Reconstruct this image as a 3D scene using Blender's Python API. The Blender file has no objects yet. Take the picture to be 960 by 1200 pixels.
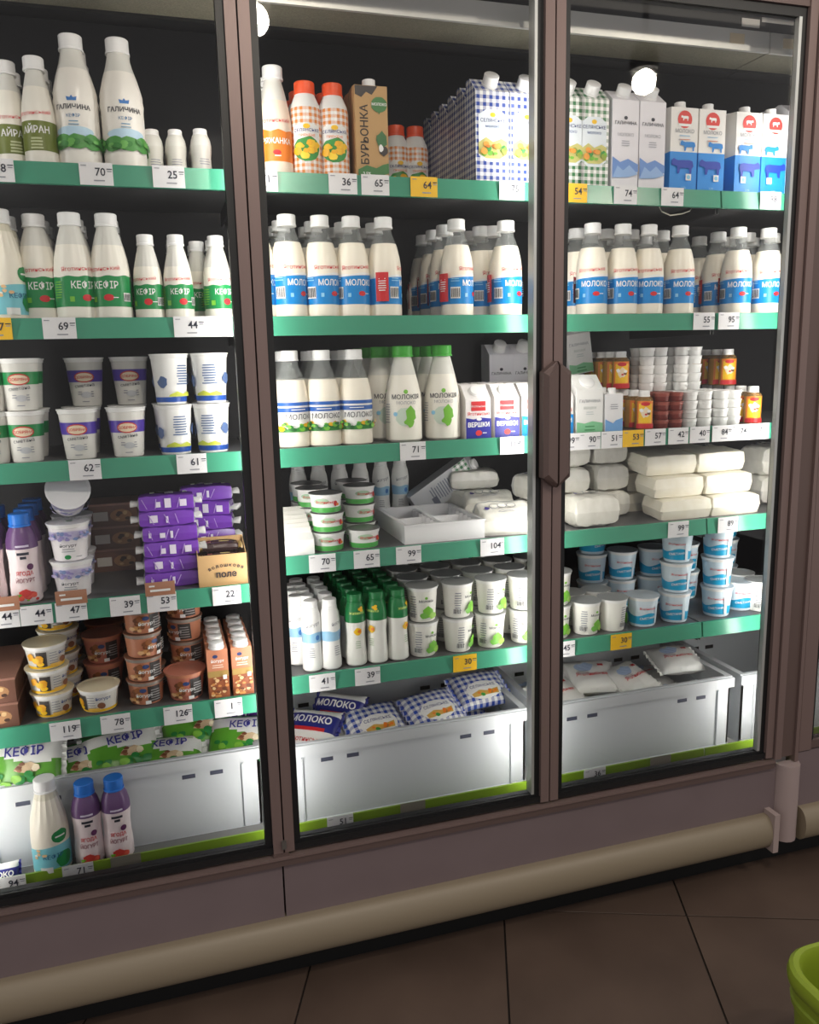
import bpy, math, random
from mathutils import Vector, Matrix
random.seed(11)
SC = bpy.context.scene
COL = SC.collection
PI = math.pi

# ------------------------------------------------------------------ camera
CP = Vector((-0.23496, -2.02004, 1.70)); FPX = 958.34
_yw, _pt, _rl = math.radians(16.881), math.radians(10.526), math.radians(-1.361)
CF = Vector((math.sin(_yw)*math.cos(_pt), math.cos(_yw)*math.cos(_pt), -math.sin(_pt)))
_r = Vector((math.cos(_yw), -math.sin(_yw), 0)); _u = _r.cross(CF)
CR = math.cos(_rl)*_r + math.sin(_rl)*_u
CU = -math.sin(_rl)*_r + math.cos(_rl)*_u
cam = bpy.data.cameras.new('camera'); camo = bpy.data.objects.new('camera', cam); COL.objects.link(camo)
cam.sensor_fit = 'HORIZONTAL'; cam.sensor_width = 36.0; cam.lens = 36.0*FPX/960.0; cam.clip_start = 0.05
camo.matrix_world = Matrix(((CR.x, CU.x, -CF.x, CP.x), (CR.y, CU.y, -CF.y, CP.y), (CR.z, CU.z, -CF.z, CP.z), (0, 0, 0, 1)))
SC.camera = camo
# ------------------------------------------------------------------ world, exposure
SC.view_settings.view_transform = 'Standard'
SC.view_settings.look = 'None'
SC.view_settings.exposure = 0.55
SC.view_settings.gamma = 1.0
SC.view_settings.use_curve_mapping = False
SC.cycles.transparent_max_bounces = 24
SC.cycles.max_bounces = 8
W = bpy.data.worlds.new('world'); SC.world = W; W.use_nodes = True
W.node_tree.nodes['Background'].inputs[0].default_value = (0.35, 0.335, 0.33, 1)
W.node_tree.nodes['Background'].inputs[1].default_value = 1.0
LED_POWER = 13.0        # emission of the cooler's vertical lamp strips
LAMP_POWER = 260.0      # emission of the round ceiling spotlights

# ------------------------------------------------------------------ measuring helpers (pixels of the photo -> metres)
def sx(px, y, z):
    k = (px-480.0)/FPX; g = CR - k*CF
    return CP.x - (g.y*(y-CP.y) + g.z*(z-CP.z))/g.x
def hit(px, py, y):
    d = CF + CR*((px-480)/FPX) - CU*((py-600)/FPX)
    return CP + d*((y-CP.y)/d.y)
def hitz(px, py, z):
    d = CF + CR*((px-480)/FPX) - CU*((py-600)/FPX)
    return CP + d*((z-CP.z)/d.z)

# ------------------------------------------------------------------ materials
def lin(c):
    return tuple(((v/255)/12.92 if v/255 <= 0.04045 else ((v/255+0.055)/1.055)**2.4) for v in c)
MATS = {}
def M(c, rough=0.45, metal=0.0, spec=0.5, trans=0.0):
    key = (tuple(c), rough, metal, spec, trans)
    if key in MATS: return MATS[key]
    m = bpy.data.materials.new('paint_%02x%02x%02x' % tuple(int(v) for v in c)); m.use_nodes = True
    nt = m.node_tree; b = nt.nodes['Principled BSDF']
    b.inputs['Base Color'].default_value = (*lin(c), 1)
    b.inputs['Roughness'].default_value = rough; b.inputs['Metallic'].default_value = metal
    b.inputs['Specular IOR Level'].default_value = spec
    if trans > 0:
        t = nt.nodes.new('ShaderNodeBsdfTranslucent'); t.inputs[0].default_value = (*lin(c), 1)
        x = nt.nodes.new('ShaderNodeMixShader'); x.inputs[0].default_value = trans
        nt.links.new(b.outputs[0], x.inputs[1]); nt.links.new(t.outputs[0], x.inputs[2])
        nt.links.new(x.outputs[0], nt.nodes['Material Output'].inputs[0])
    MATS[key] = m
    return m
def clear(name, c, fac, rough=0.15):
    if name in MATS: return MATS[name]
    m = bpy.data.materials.new(name); m.use_nodes = True; nt = m.node_tree
    b = nt.nodes['Principled BSDF']; b.inputs['Base Color'].default_value = (*lin(c), 1); b.inputs['Roughness'].default_value = rough
    t = nt.nodes.new('ShaderNodeBsdfTransparent'); x = nt.nodes.new('ShaderNodeMixShader'); x.inputs[0].default_value = fac
    nt.links.new(t.outputs[0], x.inputs[1]); nt.links.new(b.outputs[0], x.inputs[2])
    nt.links.new(x.outputs[0], nt.nodes['Material Output'].inputs[0])
    MATS[name] = m; return m
def noisy(name, c1, c2, scale, rough=0.6, bump=0.0, metal=0.0):
    if name in MATS: return MATS[name]
    m = bpy.data.materials.new(name); m.use_nodes = True; nt = m.node_tree; b = nt.nodes['Principled BSDF']
    tc = nt.nodes.new('ShaderNodeTexCoord'); n = nt.nodes.new('ShaderNodeTexNoise'); n.inputs['Scale'].default_value = scale; n.inputs['Detail'].default_value = 5
    r = nt.nodes.new('ShaderNodeValToRGB'); r.color_ramp.elements[0].color = (*lin(c1), 1); r.color_ramp.elements[1].color = (*lin(c2), 1)
    r.color_ramp.elements[0].position = 0.3; r.color_ramp.elements[1].position = 0.7
    nt.links.new(tc.outputs['Object'], n.inputs['Vector']); nt.links.new(n.outputs['Fac'], r.inputs[0]); nt.links.new(r.outputs[0], b.inputs['Base Color'])
    b.inputs['Roughness'].default_value = rough; b.inputs['Metallic'].default_value = metal
    if bump:
        bp = nt.nodes.new('ShaderNodeBump'); bp.inputs['Strength'].default_value = bump; bp.inputs['Distance'].default_value = 0.002
        nt.links.new(n.outputs['Fac'], bp.inputs['Height']); nt.links.new(bp.outputs[0], b.inputs['Normal'])
    MATS[name] = m; return m
def gingham(name, c, period):
    if name in MATS: return MATS[name]
    m = bpy.data.materials.new(name); m.use_nodes = True; nt = m.node_tree; b = nt.nodes['Principled BSDF']
    uv = nt.nodes.new('ShaderNodeUVMap'); sp = nt.nodes.new('ShaderNodeSeparateXYZ'); nt.links.new(uv.outputs[0], sp.inputs[0])
    def sq(o):
        a = nt.nodes.new('ShaderNodeMath'); a.operation = 'DIVIDE'; a.inputs[1].default_value = period; nt.links.new(o, a.inputs[0])
        f = nt.nodes.new('ShaderNodeMath'); f.operation = 'FRACT'; nt.links.new(a.outputs[0], f.inputs[0])
        g = nt.nodes.new('ShaderNodeMath'); g.operation = 'GREATER_THAN'; g.inputs[1].default_value = 0.5; nt.links.new(f.outputs[0], g.inputs[0])
        return g.outputs[0]
    s = nt.nodes.new('ShaderNodeMath'); s.operation = 'ADD'; nt.links.new(sq(sp.outputs[0]), s.inputs[0]); nt.links.new(sq(sp.outputs[1]), s.inputs[1])
    h = nt.nodes.new('ShaderNodeMath'); h.operation = 'MULTIPLY'; h.inputs[1].default_value = 0.5; nt.links.new(s.outputs[0], h.inputs[0])
    x = nt.nodes.new('ShaderNodeMix'); x.data_type = 'RGBA'
    x.inputs[6].default_value = (*lin((240, 240, 238)), 1); x.inputs[7].default_value = (*lin(c), 1)
    nt.links.new(h.outputs[0], x.inputs[0]); nt.links.new(x.outputs[2], b.inputs['Base Color']); b.inputs['Roughness'].default_value = 0.35
    MATS[name] = m; return m
def emit(name, c, s):
    m = bpy.data.materials.new(name); m.use_nodes = True; nt = m.node_tree
    nt.nodes.remove(nt.nodes['Principled BSDF']); e = nt.nodes.new('ShaderNodeEmission')
    e.inputs[0].default_value = (*lin(c), 1); e.inputs[1].default_value = s
    nt.links.new(e.outputs[0], nt.nodes['Material Output'].inputs[0]); return m
def glass_mat():
    m = bpy.data.materials.new('door_glass'); m.use_nodes = True; nt = m.node_tree
    nt.nodes.remove(nt.nodes['Principled BSDF'])
    t = nt.nodes.new('ShaderNodeBsdfTransparent'); t.inputs[0].default_value = (0.98, 0.98, 0.98, 1)
    g = nt.nodes.new('ShaderNodeBsdfGlossy'); g.inputs['Roughness'].default_value = 0.012
    f = nt.nodes.new('ShaderNodeFresnel'); f.inputs[0].default_value = 1.3
    x = nt.nodes.new('ShaderNodeMixShader'); nt.links.new(f.outputs[0], x.inputs[0])
    nt.links.new(t.outputs[0], x.inputs[1]); nt.links.new(g.outputs[0], x.inputs[2]); nt.links.new(x.outputs[0], nt.nodes['Material Output'].inputs[0])
    return m

WHITE = M((240, 240, 238), 0.35); OFFW = M((226, 224, 218), 0.45); CREAM = M((247, 240, 224), 0.3); KEFIRW = M((243, 239, 228), 0.35)
CAPW = M((242, 242, 242), 0.4); DARK = M((34, 34, 40)); TXT = M((45, 48, 62)); GREYP = M((150, 152, 160))
RED = M((205, 38, 44)); RSCRIPT = M((214, 60, 66)); BLUE = M((14, 134, 208), 0.35); NAVY = M((40, 42, 150), 0.35); KGREEN = M((26, 140, 74), 0.35)
GREEN = M((60, 150, 64)); LEAF = M((120, 190, 60)); ORANGE = M((236, 128, 34)); YELLOW = M((246, 196, 30)); OLIVE = M((108, 120, 40)); PURPLE = M((112, 62, 168), 0.3)
LILAC = M((170, 160, 208)); BROWN = M((132, 84, 60)); SALMON = M((200, 132, 100)); SKY = M((140, 200, 232)); TEAL = M((30, 150, 190))
CLEAR = clear('clear_plastic', (190, 195, 195), 0.20); FROST = clear('frosted_plastic', (236, 235, 228), 0.86, 0.4); WRAP = clear('wrap_film', (235, 235, 235), 0.30, 0.12)
LIDG = M((165, 168, 168), 0.35); KRAFT = M((196, 158, 108), 0.7)  # LIDG: dark reflection on clear plastic tub lids, painted in as grey

# ------------------------------------------------------------------ mesh builder
class MB:
    def __init__(s): s.v = []; s.f = []; s.m = []; s.uv = []; s.mats = []; s.sm = []
    def mi(s, mat):
        if mat not in s.mats: s.mats.append(mat)
        return s.mats.index(mat)
    def face(s, pts, mat, uv=None, smooth=False):
        b = len(s.v); s.v += [tuple(p) for p in pts]; s.f.append(tuple(range(b, b+len(pts)))); s.m.append(s.mi(mat)); s.sm.append(smooth); s.uv.append(uv)
    def faces(s, verts, faces, mats, uvs=None, smooth=True):
        b = len(s.v); s.v += [tuple(p) for p in verts]
        for i, f in enumerate(faces):
            s.f.append(tuple(b+k for k in f)); s.m.append(s.mi(mats[i] if isinstance(mats, list) else mats)); s.sm.append(smooth)
            s.uv.append(uvs[i] if uvs else None)
    def box(s, x0, x1, y0, y1, z0, z1, mat):
        v = [(x0,y0,z0),(x1,y0,z0),(x1,y1,z0),(x0,y1,z0),(x0,y0,z1),(x1,y0,z1),(x1,y1,z1),(x0,y1,z1)]
        s.faces(v, [(0,3,2,1),(4,5,6,7),(0,1,5,4),(1,2,6,5),(2,3,7,6),(3,0,4,7)], mat, smooth=False)
    def prism_x(s, poly, x0, x1, mat, smooth=False):           # polygon in (y, z), anticlockwise seen from +x
        n = len(poly); v = [(x0, y, z) for y, z in poly] + [(x1, y, z) for y, z in poly]
        f = [(i, i+n, (i+1) % n+n, (i+1) % n)[::-1] for i in range(n)] + [tuple(range(n-1, -1, -1)), tuple(range(n, 2*n))]
        s.faces(v, f, mat, smooth=smooth)
    def lathe(s, prof, mat, n=24, mats=None, flute=None, a0=0.0, caps=True):
        v = []; f = []; ms = []; uv = []
        for r, z in prof:
            for k in range(n):
                a = 2*PI*k/n + a0; rr = r
                if flute and flute[1] < z < flute[2]: rr = r*(1+flute[3]*math.cos(flute[0]*a))
                v.append((rr*math.sin(a), -rr*math.cos(a), z))
        for i in range(len(prof)-1):
            ra = max(prof[i][0], prof[i+1][0])
            for k in range(n):
                f.append((i*n+k, i*n+(k+1) % n, (i+1)*n+(k+1) % n, (i+1)*n+k)); ms.append(mats[i] if mats else mat)
                u0, u1 = ra*2*PI*k/n, ra*2*PI*(k+1)/n
                uv.append([(u0, prof[i][1]), (u1, prof[i][1]), (u1, prof[i+1][1]), (u0, prof[i+1][1])])
        if caps:
            f.append(tuple(range(n-1, -1, -1))); ms.append(mats[0] if mats else mat); uv.append(None)
            f.append(tuple((len(prof)-1)*n+k for k in range(n))); ms.append(mats[-1] if mats else mat); uv.append(None)
        s.faces(v, f, ms, uv)
    def shell(s, rf, z0, z1, mat, n=28, top=None, bot=None, a0=-PI, a1=PI, off=0.0006):
        v = []; f = []; uv = []
        for k in range(n+1):
            a = a0+(a1-a0)*k/n
            za = z0+(bot(a) if bot else 0); zb = z1+(top(a) if top else 0)
            for z in (za, (za+zb)/2, zb):
                r = rf(z)+off; v.append((r*math.sin(a), -r*math.cos(a), z))
        for k in range(n):
            for j in range(2):
                q = (k*3+j, k*3+3+j, k*3+4+j, k*3+1+j); f.append(q)
                uv.append([(math.atan2(v[i][0], -v[i][1])*rf(z0), v[i][2]) for i in q] if k not in (0, n-1) else None)
        s.faces(v, f, mat, uv)
    def tube(s, pts, r, mat, n=6):
        P = [Vector(p) for p in pts]; v = []; f = []
        for i, p in enumerate(P):
            d = (P[min(i+1, len(P)-1)]-P[max(i-1, 0)]).normalized(); a = d.orthogonal().normalized(); b = d.cross(a)
            for k in range(n):
                t = 2*PI*k/n; v.append(tuple(p + a*r*math.cos(t) + b*r*math.sin(t)))
        for i in range(len(P)-1):
            for k in range(n): f.append((i*n+k, i*n+(k+1) % n, (i+1)*n+(k+1) % n, (i+1)*n+k))
        f.append(tuple(range(n-1, -1, -1))); f.append(tuple((len(P)-1)*n+k for k in range(n)))
        s.faces(v, f, mat)
    def mesh(s, name):
        me = bpy.data.meshes.new(name); me.from_pydata(s.v, [], s.f)
        for m in s.mats: me.materials.append(m)
        me.polygons.foreach_set('material_index', s.m); me.polygons.foreach_set('use_smooth', s.sm)
        lay = me.uv_layers.new(name='UVMap'); dat = lay.data
        for p, uv in zip(me.polygons, s.uv):
            if uv is None:
                nx, ny, nz = (abs(c) for c in p.normal)
                uv = []
                for i in p.vertices:
                    x, y, z = s.v[i]; uv.append((y, z) if nx > max(ny, nz) else ((x, z) if ny >= nz else (x, y)))
            for li, c in zip(p.loop_indices, uv): dat[li].uv = c
        if any(s.sm): me.set_sharp_from_angle(angle=math.radians(38))
        me.update(); return me

TEXTS = {}
def text_geo(body, bold):
    if (body, bold) in TEXTS: return TEXTS[(body, bold)]
    c = bpy.data.curves.new('t', 'FONT'); c.body = body; c.resolution_u = 2; c.align_x = 'CENTER'; c.offset = bold
    o = bpy.data.objects.new('t', c); COL.objects.link(o)
    dg = bpy.context.evaluated_depsgraph_get(); dg.update(); me = bpy.data.meshes.new_from_object(o.evaluated_get(dg))
    g = ([tuple(v.co[:2]) for v in me.vertices], [tuple(p.vertices) for p in me.polygons])
    bpy.data.objects.remove(o); bpy.data.curves.remove(c); bpy.data.meshes.remove(me)
    TEXTS[(body, bold)] = g; return g
class Print:
    """flat print laid on a surface through a mapping (x along, z up, lift) -> 3D"""
    def __init__(s, fn): s.fn = fn; s.mb = MB(); s.lv = 0; s.flat = getattr(fn, 'flat', False)
    def nxt(s): s.lv += 1; return 0.0007+0.00030*s.lv
    def text(s, body, x, z, size, mat, bold=0.0, rot=0.0, sxx=1.0):
        e = s.nxt(); v, f = text_geo(body, bold); c, q = math.cos(rot), math.sin(rot)
        s.mb.faces([s.fn(x+size*(c*a*sxx-q*b), z+size*(q*a*sxx+c*b), e) for a, b in v], f, mat, smooth=False)
    def poly(s, pts, mat):
        e = s.nxt(); cx = sum(p[0] for p in pts)/len(pts); cz = sum(p[1] for p in pts)/len(pts); st = 0.5 if s.flat else 0.006
        q = []
        for i, (x, z) in enumerate(pts):
            x2, z2 = pts[(i+1) % len(pts)]; k = max(1, int(math.ceil(math.hypot(x2-x, z2-z)/st)))
            q += [(x+(x2-x)*t/k, z+(z2-z)*t/k) for t in range(k)]
        n = len(q); K = max(1, int(math.ceil(max(math.hypot(x-cx, z-cz) for x, z in q)/st)))
        v = [s.fn(cx, cz, e)]; f = []
        for k in range(1, K+1): v += [s.fn(cx+(x-cx)*k/K, cz+(z-cz)*k/K, e) for x, z in q]
        f = [(0, 1+i, 1+(i+1) % n) for i in range(n)]
        for k in range(1, K): f += [(1+(k-1)*n+i, 1+k*n+i, 1+k*n+(i+1) % n, 1+(k-1)*n+(i+1) % n) for i in range(n)]
        s.mb.faces(v, f, mat, smooth=False)
    def ell(s, x, z, rx, rz, mat, n=14, jag=0.0, seed=1):
        rn = random.Random(seed)
        s.poly([(x+rx*(1+rn.uniform(-jag, jag))*math.cos(2*PI*k/n), z+rz*(1+rn.uniform(-jag, jag))*math.sin(2*PI*k/n)) for k in range(n)], mat)
    def rect(s, x, z, w, h, mat):
        e = s.nxt(); k = max(1, int(w/0.008))
        v = []
        for i in range(k+1):
            xx = x-w/2+w*i/k; v += [s.fn(xx, z-h/2, e), s.fn(xx, z+h/2, e)]
        s.mb.faces(v, [(2*i, 2*i+2, 2*i+3, 2*i+1) for i in range(k)], mat, smooth=False)
    def lines(s, x, z, w, n, mat, dz=0.006, h=0.0022, seed=3):
        rn = random.Random(seed)
        for i in range(n): s.rect(x, z-i*dz, w*rn.uniform(0.7, 1), h, mat)
    def barcode(s, x, z, w, h):
        s.rect(x, z, w, h, WHITE)
        for i in range(6): s.rect(x-w*0.4+w*0.16*i, z, w*0.08, h*0.8, DARK)
    def blobs(s, x0, x1, z0, z1, n, rmin, rmax, mats, seed):
        rn = random.Random(seed)
        for i in range(n):
            r = rn.uniform(rmin, rmax); s.ell(rn.uniform(x0, x1), rn.uniform(z0, z1), r, r*rn.uniform(0.6, 1), rn.choice(mats), 9, 0.18, rn.random())
def cyl(rf): return lambda x, z, e: ((rf(z)+e)*math.sin(x/rf(z)), -(rf(z)+e)*math.cos(x/rf(z)), z)
def flat(yf):
    f = lambda x, z, e: (x, yf-e, z)
    f.flat = True; return f
def interp(prof):
    def rf(z):
        for (r0, z0), (r1, z1) in zip(prof, prof[1:]):
            if z0 <= z <= z1 and z1 > z0: return r0+(r1-r0)*(z-z0)/(z1-z0)
        return prof[-1][0]
    return rf

# ------------------------------------------------------------------ things
class Kind:
    def __init__(s, name, cat): s.name = name; s.cat = cat; s.parts = []
    def add(s, part, mb, parent=None, label=None):
        if isinstance(mb, Print): mb = mb.mb
        s.parts.append((part, mb.mesh(part), parent, label)); return len(s.parts)-1
def put(k, loc, label, group=None, rz=0.0, rot=None, scale=None):
    r = bpy.data.objects.new(k.name, None); COL.objects.link(r); r.empty_display_size = 0.02
    r.location = loc; r.rotation_euler = rot if rot else (0, 0, rz)
    if scale: r.scale = scale
    r['label'] = label; r['category'] = k.cat
    if group: r['group'] = group
    made = []
    for part, me, par, lab in k.parts:
        o = bpy.data.objects.new(part, me); COL.objects.link(o); o.parent = made[par] if par is not None else r
        if lab: o['label'] = lab
        made.append(o)
    return r
def part(name, mb, parent=None, label=None):
    o = bpy.data.objects.new(name, mb.mesh(name)); COL.objects.link(o)
    if parent: o.parent = parent
    if label: o['label'] = label
    return o
def empty(name, label, cat, loc=(0, 0, 0), group=None):
    r = bpy.data.objects.new(name, None); COL.objects.link(r); r.location = loc; r['label'] = label; r['category'] = cat; r.empty_display_size = 0.05
    if group: r['group'] = group
    return r
ORD = ['first', 'second', 'third', 'fourth', 'fifth', 'sixth', 'seventh', 'eighth', 'ninth', 'tenth']

# ================================================================== the setting: floor of rotated tiles
FA = -math.atan2(0.283, 0.715)
ux, uy = math.cos(FA), math.sin(FA); vx, vy = -uy, ux
TS = 0.56
fl = MB(); fl.box(-4, 5, -4.5, 1.2, -0.06, -0.006, M((38, 30, 27), 0.8)); flo = part('floor', fl); flo['kind'] = 'structure'
tile_mat = noisy('floor_tile', (80, 65, 57), (99, 82, 72), 3.0, 0.42, 0.08)
tm = MB(); h = TS/2-0.0028; b_ = 0.0004
tv = [(-h, -h, -0.008), (h, -h, -0.008), (h, h, -0.008), (-h, h, -0.008), (-h, -h, -b_), (h, -h, -b_), (h, h, -b_), (-h, h, -b_)]
i_ = h-b_; tv += [(-i_, -i_, 0), (i_, -i_, 0), (i_, i_, 0), (-i_, i_, 0)]
tm.faces(tv, [(0, 1, 5, 4), (1, 2, 6, 5), (2, 3, 7, 6), (3, 0, 4, 7), (4, 5, 9, 8), (5, 6, 10, 9), (6, 7, 11, 10), (7, 4, 8, 11), (8, 9, 10, 11)], tile_mat, smooth=False)
tme = tm.mesh('tile')
U0, V0 = 1.161, 0.338
for i in range(-6, 7):
    for j in range(-7, 3):
        cu, cv = U0+(i+0.5)*TS, V0+(j+0.5)*TS
        x, y = cu*ux+cv*vx, cu*uy+cv*vy
        if -2.6 < x < 3.6 and -3.6 < y < 0.55:
            o = bpy.data.objects.new('tile', tme); COL.objects.link(o); o.parent = flo; o.location = (x, y, 0); o.rotation_euler = (0, 0, FA)

# ================================================================== the cooler
P = 0.78
XL, XR = -1.15, 2.30       # interior ends
YB = 0.66
ZTOP = 2.66
BRN = M((128, 108, 104), 0.42, 0.25); BRN2 = M((104, 86, 82), 0.45, 0.2); BLK = M((20, 20, 22), 0.45); BACKM = M((26, 26, 30), 0.6)
PANEL = noisy('base_panel', (117, 102, 104), (122, 107, 109), 6, 0.5); BUMP = M((142, 129, 109), 0.45); STEEL = M((216, 216, 212), 0.36, 0.35); BEIGE = noisy('honeycomb', (112, 108, 92), (134, 130, 114), 260, 0.7, 0.4)
SHELFM = M((92, 92, 94), 0.45, 0.2); RAILG = M((66, 150, 120), 0.24); RAILL = M((126, 160, 40), 0.4); VENTG = M((176, 178, 182), 0.5)
cooler = empty('display_cooler', 'tall brown glass-door dairy cooler filling the whole picture', 'cooler', (0, 0, 0))
m = MB(); m.box(XL, XR, YB, YB+0.05, 0.30, ZTOP, BACKM); part('back_panel', m, cooler)
m = MB(); m.box(XL-0.04, XL, 0.02, YB+0.05, 0.05, ZTOP+0.05, BACKM); part('end_panel', m, cooler)
m = MB(); m.box(XR, XR+0.04, 0.02, YB+0.05, 0.05, ZTOP+0.05, BACKM); part('end_panel', m, cooler)
m = MB(); m.box(XL, XR, 0.02, YB+0.05, ZTOP, ZTOP+0.05, BLK); part('top_panel', m, cooler)
# air outlet: bright fascia and beige honeycomb, in lengths
for a, b in ((XL, -0.02), (-0.015, 1.528), (1.533, XR)):
    m = MB(); m.prism_x([(0.115, 2.546), (0.125, 2.546), (0.125, 2.60), (0.115, 2.60)], a, b, STEEL); fa = part('air_fascia', m, cooler, 'bright metal air outlet fascia')
    m = MB(); m.box(a, b, 0.125, 0.26, 2.548, 2.60, BEIGE); m.box(a, b, 0.26, 0.30, 2.54, 2.60, BLK); part('honeycomb_grille', m, fa)
for k, (px, py) in enumerate(((864, 44), (926, 50))):
    q = hit(px, py, 0.115); m = MB(); m.box(q.x-0.024, q.x+0.024, 0.1135, 0.115, 2.562, 2.588, M((206, 190, 160), 0.5)); part('sticker', m, fa, 'small beige sticker')
m = MB(); m.box(XL, XR, 0.118, 0.128, 2.602, 2.66, BLK); hd = part('header_panel', m, cooler)
for px, py, w_, h_ in ((880, 27, 0.03, 0.022), (912, 22, 0.055, 0.026)):
    q = hit(px, py, 0.1175); m = MB(); m.box(q.x-w_, q.x+w_, 0.1165, 0.118, min(q.z, 2.645)-h_/2, min(q.z, 2.645)+h_/2, M((206, 204, 200), 0.3)); part('sticker', m, hd, 'pale sticker')
# interior floor deck
m = MB(); m.box(XL, XR, 0.10, 0.60, 0.342, 0.370, M((150, 150, 150), 0.5)); m.box(XL, -0.006, 0.10, 0.168, 0.370, 0.400, M((110, 110, 110), 0.5)); part('bottom_deck', m, cooler)
# base: trim, panels, bumper, plinth
YF = -0.03
m = MB(); m.box(XL, 1.575, YF, 0.03, 0.382, 0.402, BRN2); m.box(XL, 1.575, YF-0.004, 0.03, 0.402, 0.408, BRN); part('sill_trim', m, cooler)
for a, b in ((XL, -0.008), (-0.003, 1.592)):
    m = MB(); m.box(a, b, YF+0.012, 0.03, 0.20, 0.380, PANEL); part('base_panel', m, cooler)
bp = []
for k in range(15):
    t = PI*k/14; bp.append((YF-0.0-0.035*math.sin(t), 0.168+0.056*math.cos(t)))
bp += [(0.0, 0.112), (0.0, 0.224)]
m = MB(); m.prism_x(bp[::-1], XL, 1.555, BUMP, True); part('bumper', m, cooler, 'beige rounded bumper rail')
m = MB(); m.box(1.555, 1.575, YF-0.038, 0.0, 0.108, 0.24, M((170, 152, 148), 0.5)); part('bumper_end_cap', m, cooler)
m = MB(); m.box(XL, XR, 0.05, 0.09, 0.0, 0.30, M((10, 10, 11), 0.7)); m.box(XL, XR, 0.0, 0.05, 0.26, 0.30, BLK); part('plinth', m, cooler)
# end post right of the third door
m = MB(); m.box(1.575, 1.60, -0.03, 0.022, 0.41, ZTOP+0.05, BRN); m.box(1.60, 1.655, -0.02, 0.022, 0.41, ZTOP+0.05, BRN2); m.box(1.655, 1.668, -0.028, 0.022, 0.39, ZTOP+0.05, BRN); part('end_post', m, cooler)
# mullions with lamp strips
LEDM = emit('lamp_strip_light', (255, 252, 245), LED_POWER)
for x in (-P, 0.0, P, 2*P+0.03):
    m = MB(); m.box(x-0.03, x+0.03, 0.0235, 0.040, 0.42, 2.60, BLK); mu = part('mullion', m, cooler)
    m = MB(); m.box(x-0.022, x+0.022, 0.040, 0.044, 0.44, 2.40, LEDM); part('lamp_strip', m, mu, 'white lamp strip')
# doors
GLASS = glass_mat()
def door(x0, x1, hs, hl, zt=2.64, zb=0.416):
    fw = 0.026
    m = MB()
    for a, b in ((x0, x0+fw), (x1-fw, x1)): m.box(a, b, -0.022, 0.022, zb, zt, BRN); 
    m.box(x0+fw, x1-fw, -0.018, 0.022, zb, zb+0.018, BLK); m.box(x0+fw, x1-fw, -0.018, 0.022, zt-0.02, zt, BRN2)
    d = part('glass_door', m, cooler)
    m = MB(); bw = 0.018
    for a, b in ((x0+fw, x0+fw+bw), (x1-fw-bw, x1-fw)): m.box(a, b, -0.010, 0.018, zb+0.018, zt-0.02, BLK)
    m.box(x0+fw+bw, x1-fw-bw, -0.010, 0.018, zb+0.018, zb+0.026, BLK); m.box(x0+fw+bw, x1-fw-bw, -0.010, 0.018, zt-0.045, zt-0.02, BLK)
    part('gasket', m, d, 'black seal around the glass')
    m = MB(); g0, g1 = x0+fw+bw, x1-fw-bw
    if hs > 0: m.box(g1-0.008, g1, -0.014, 0.02, zb+0.026, zt-0.045, M((196, 198, 196), 0.35, 0.6))
    elif x0 > 0: m.box(g1-0.010, g1, -0.012, 0.004, zb+0.026, zt-0.045, M((196, 198, 196), 0.35, 0.6))
    else: m.box(g0, g0+0.005, -0.014, 0.02, zb+0.026, zt-0.045, M((150, 148, 146), 0.35, 0.6))
    part('edge_strip', m, d, 'light aluminium edge strip')
    m = MB(); m.box(g0, g1, -0.004, 0.002, zb+0.026, zt-0.045, GLASS); part('glass_pane', m, d, 'clear glass pane')
    xs = x1 if hs > 0 else x0; w = 0.038*(-hs)
    if hl:
        m = MB(); za, zc = 1.352, 1.688; c = 0.028
        o1 = [(xs, za), (xs+w, za+c), (xs+w, zc-c), (xs, zc)]; yo, yi = -0.060, -0.022
        i1 = [(xs+w*0.02, za+0.012), (xs+w*0.72, za+c+0.010), (xs+w*0.72, zc-c-0.010), (xs+w*0.02, zc-0.012)]
        v = [(x, yi, z) for x, z in o1]+[(x, -0.048, z) for x, z in o1]+[(x, yo, z) for x, z in i1]
        f = []
        for r in (0, 4):
            for k in range(4): f.append((r+k, r+(k+1) % 4, r+4+(k+1) % 4, r+4+k))
        f.append((8, 9, 10, 11))
        if w > 0: f = [q for q in f]
        else: f = [q[::-1] for q in f]
        m.faces(v, f, BRN2, smooth=False); part('door_handle', m, d, 'brown chamfered door handle')
    return d
door(-P+0.002, -0.002, -1, False); door(0.002, P-0.002, 1, True); door(P+0.002, 2*P+0.012, -1, True)
m = MB(); m.box(-0.03, 0.012, -0.026, 0.0, 0.4085, 0.4155, BRN2); part('hinge', m, cooler)
m = MB(); m.box(-0.006, 0.006, -0.03, -0.02, 0.43, 0.452, M((120, 116, 112), 0.4, 0.6)); part('hinge_pin', m, cooler)

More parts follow.
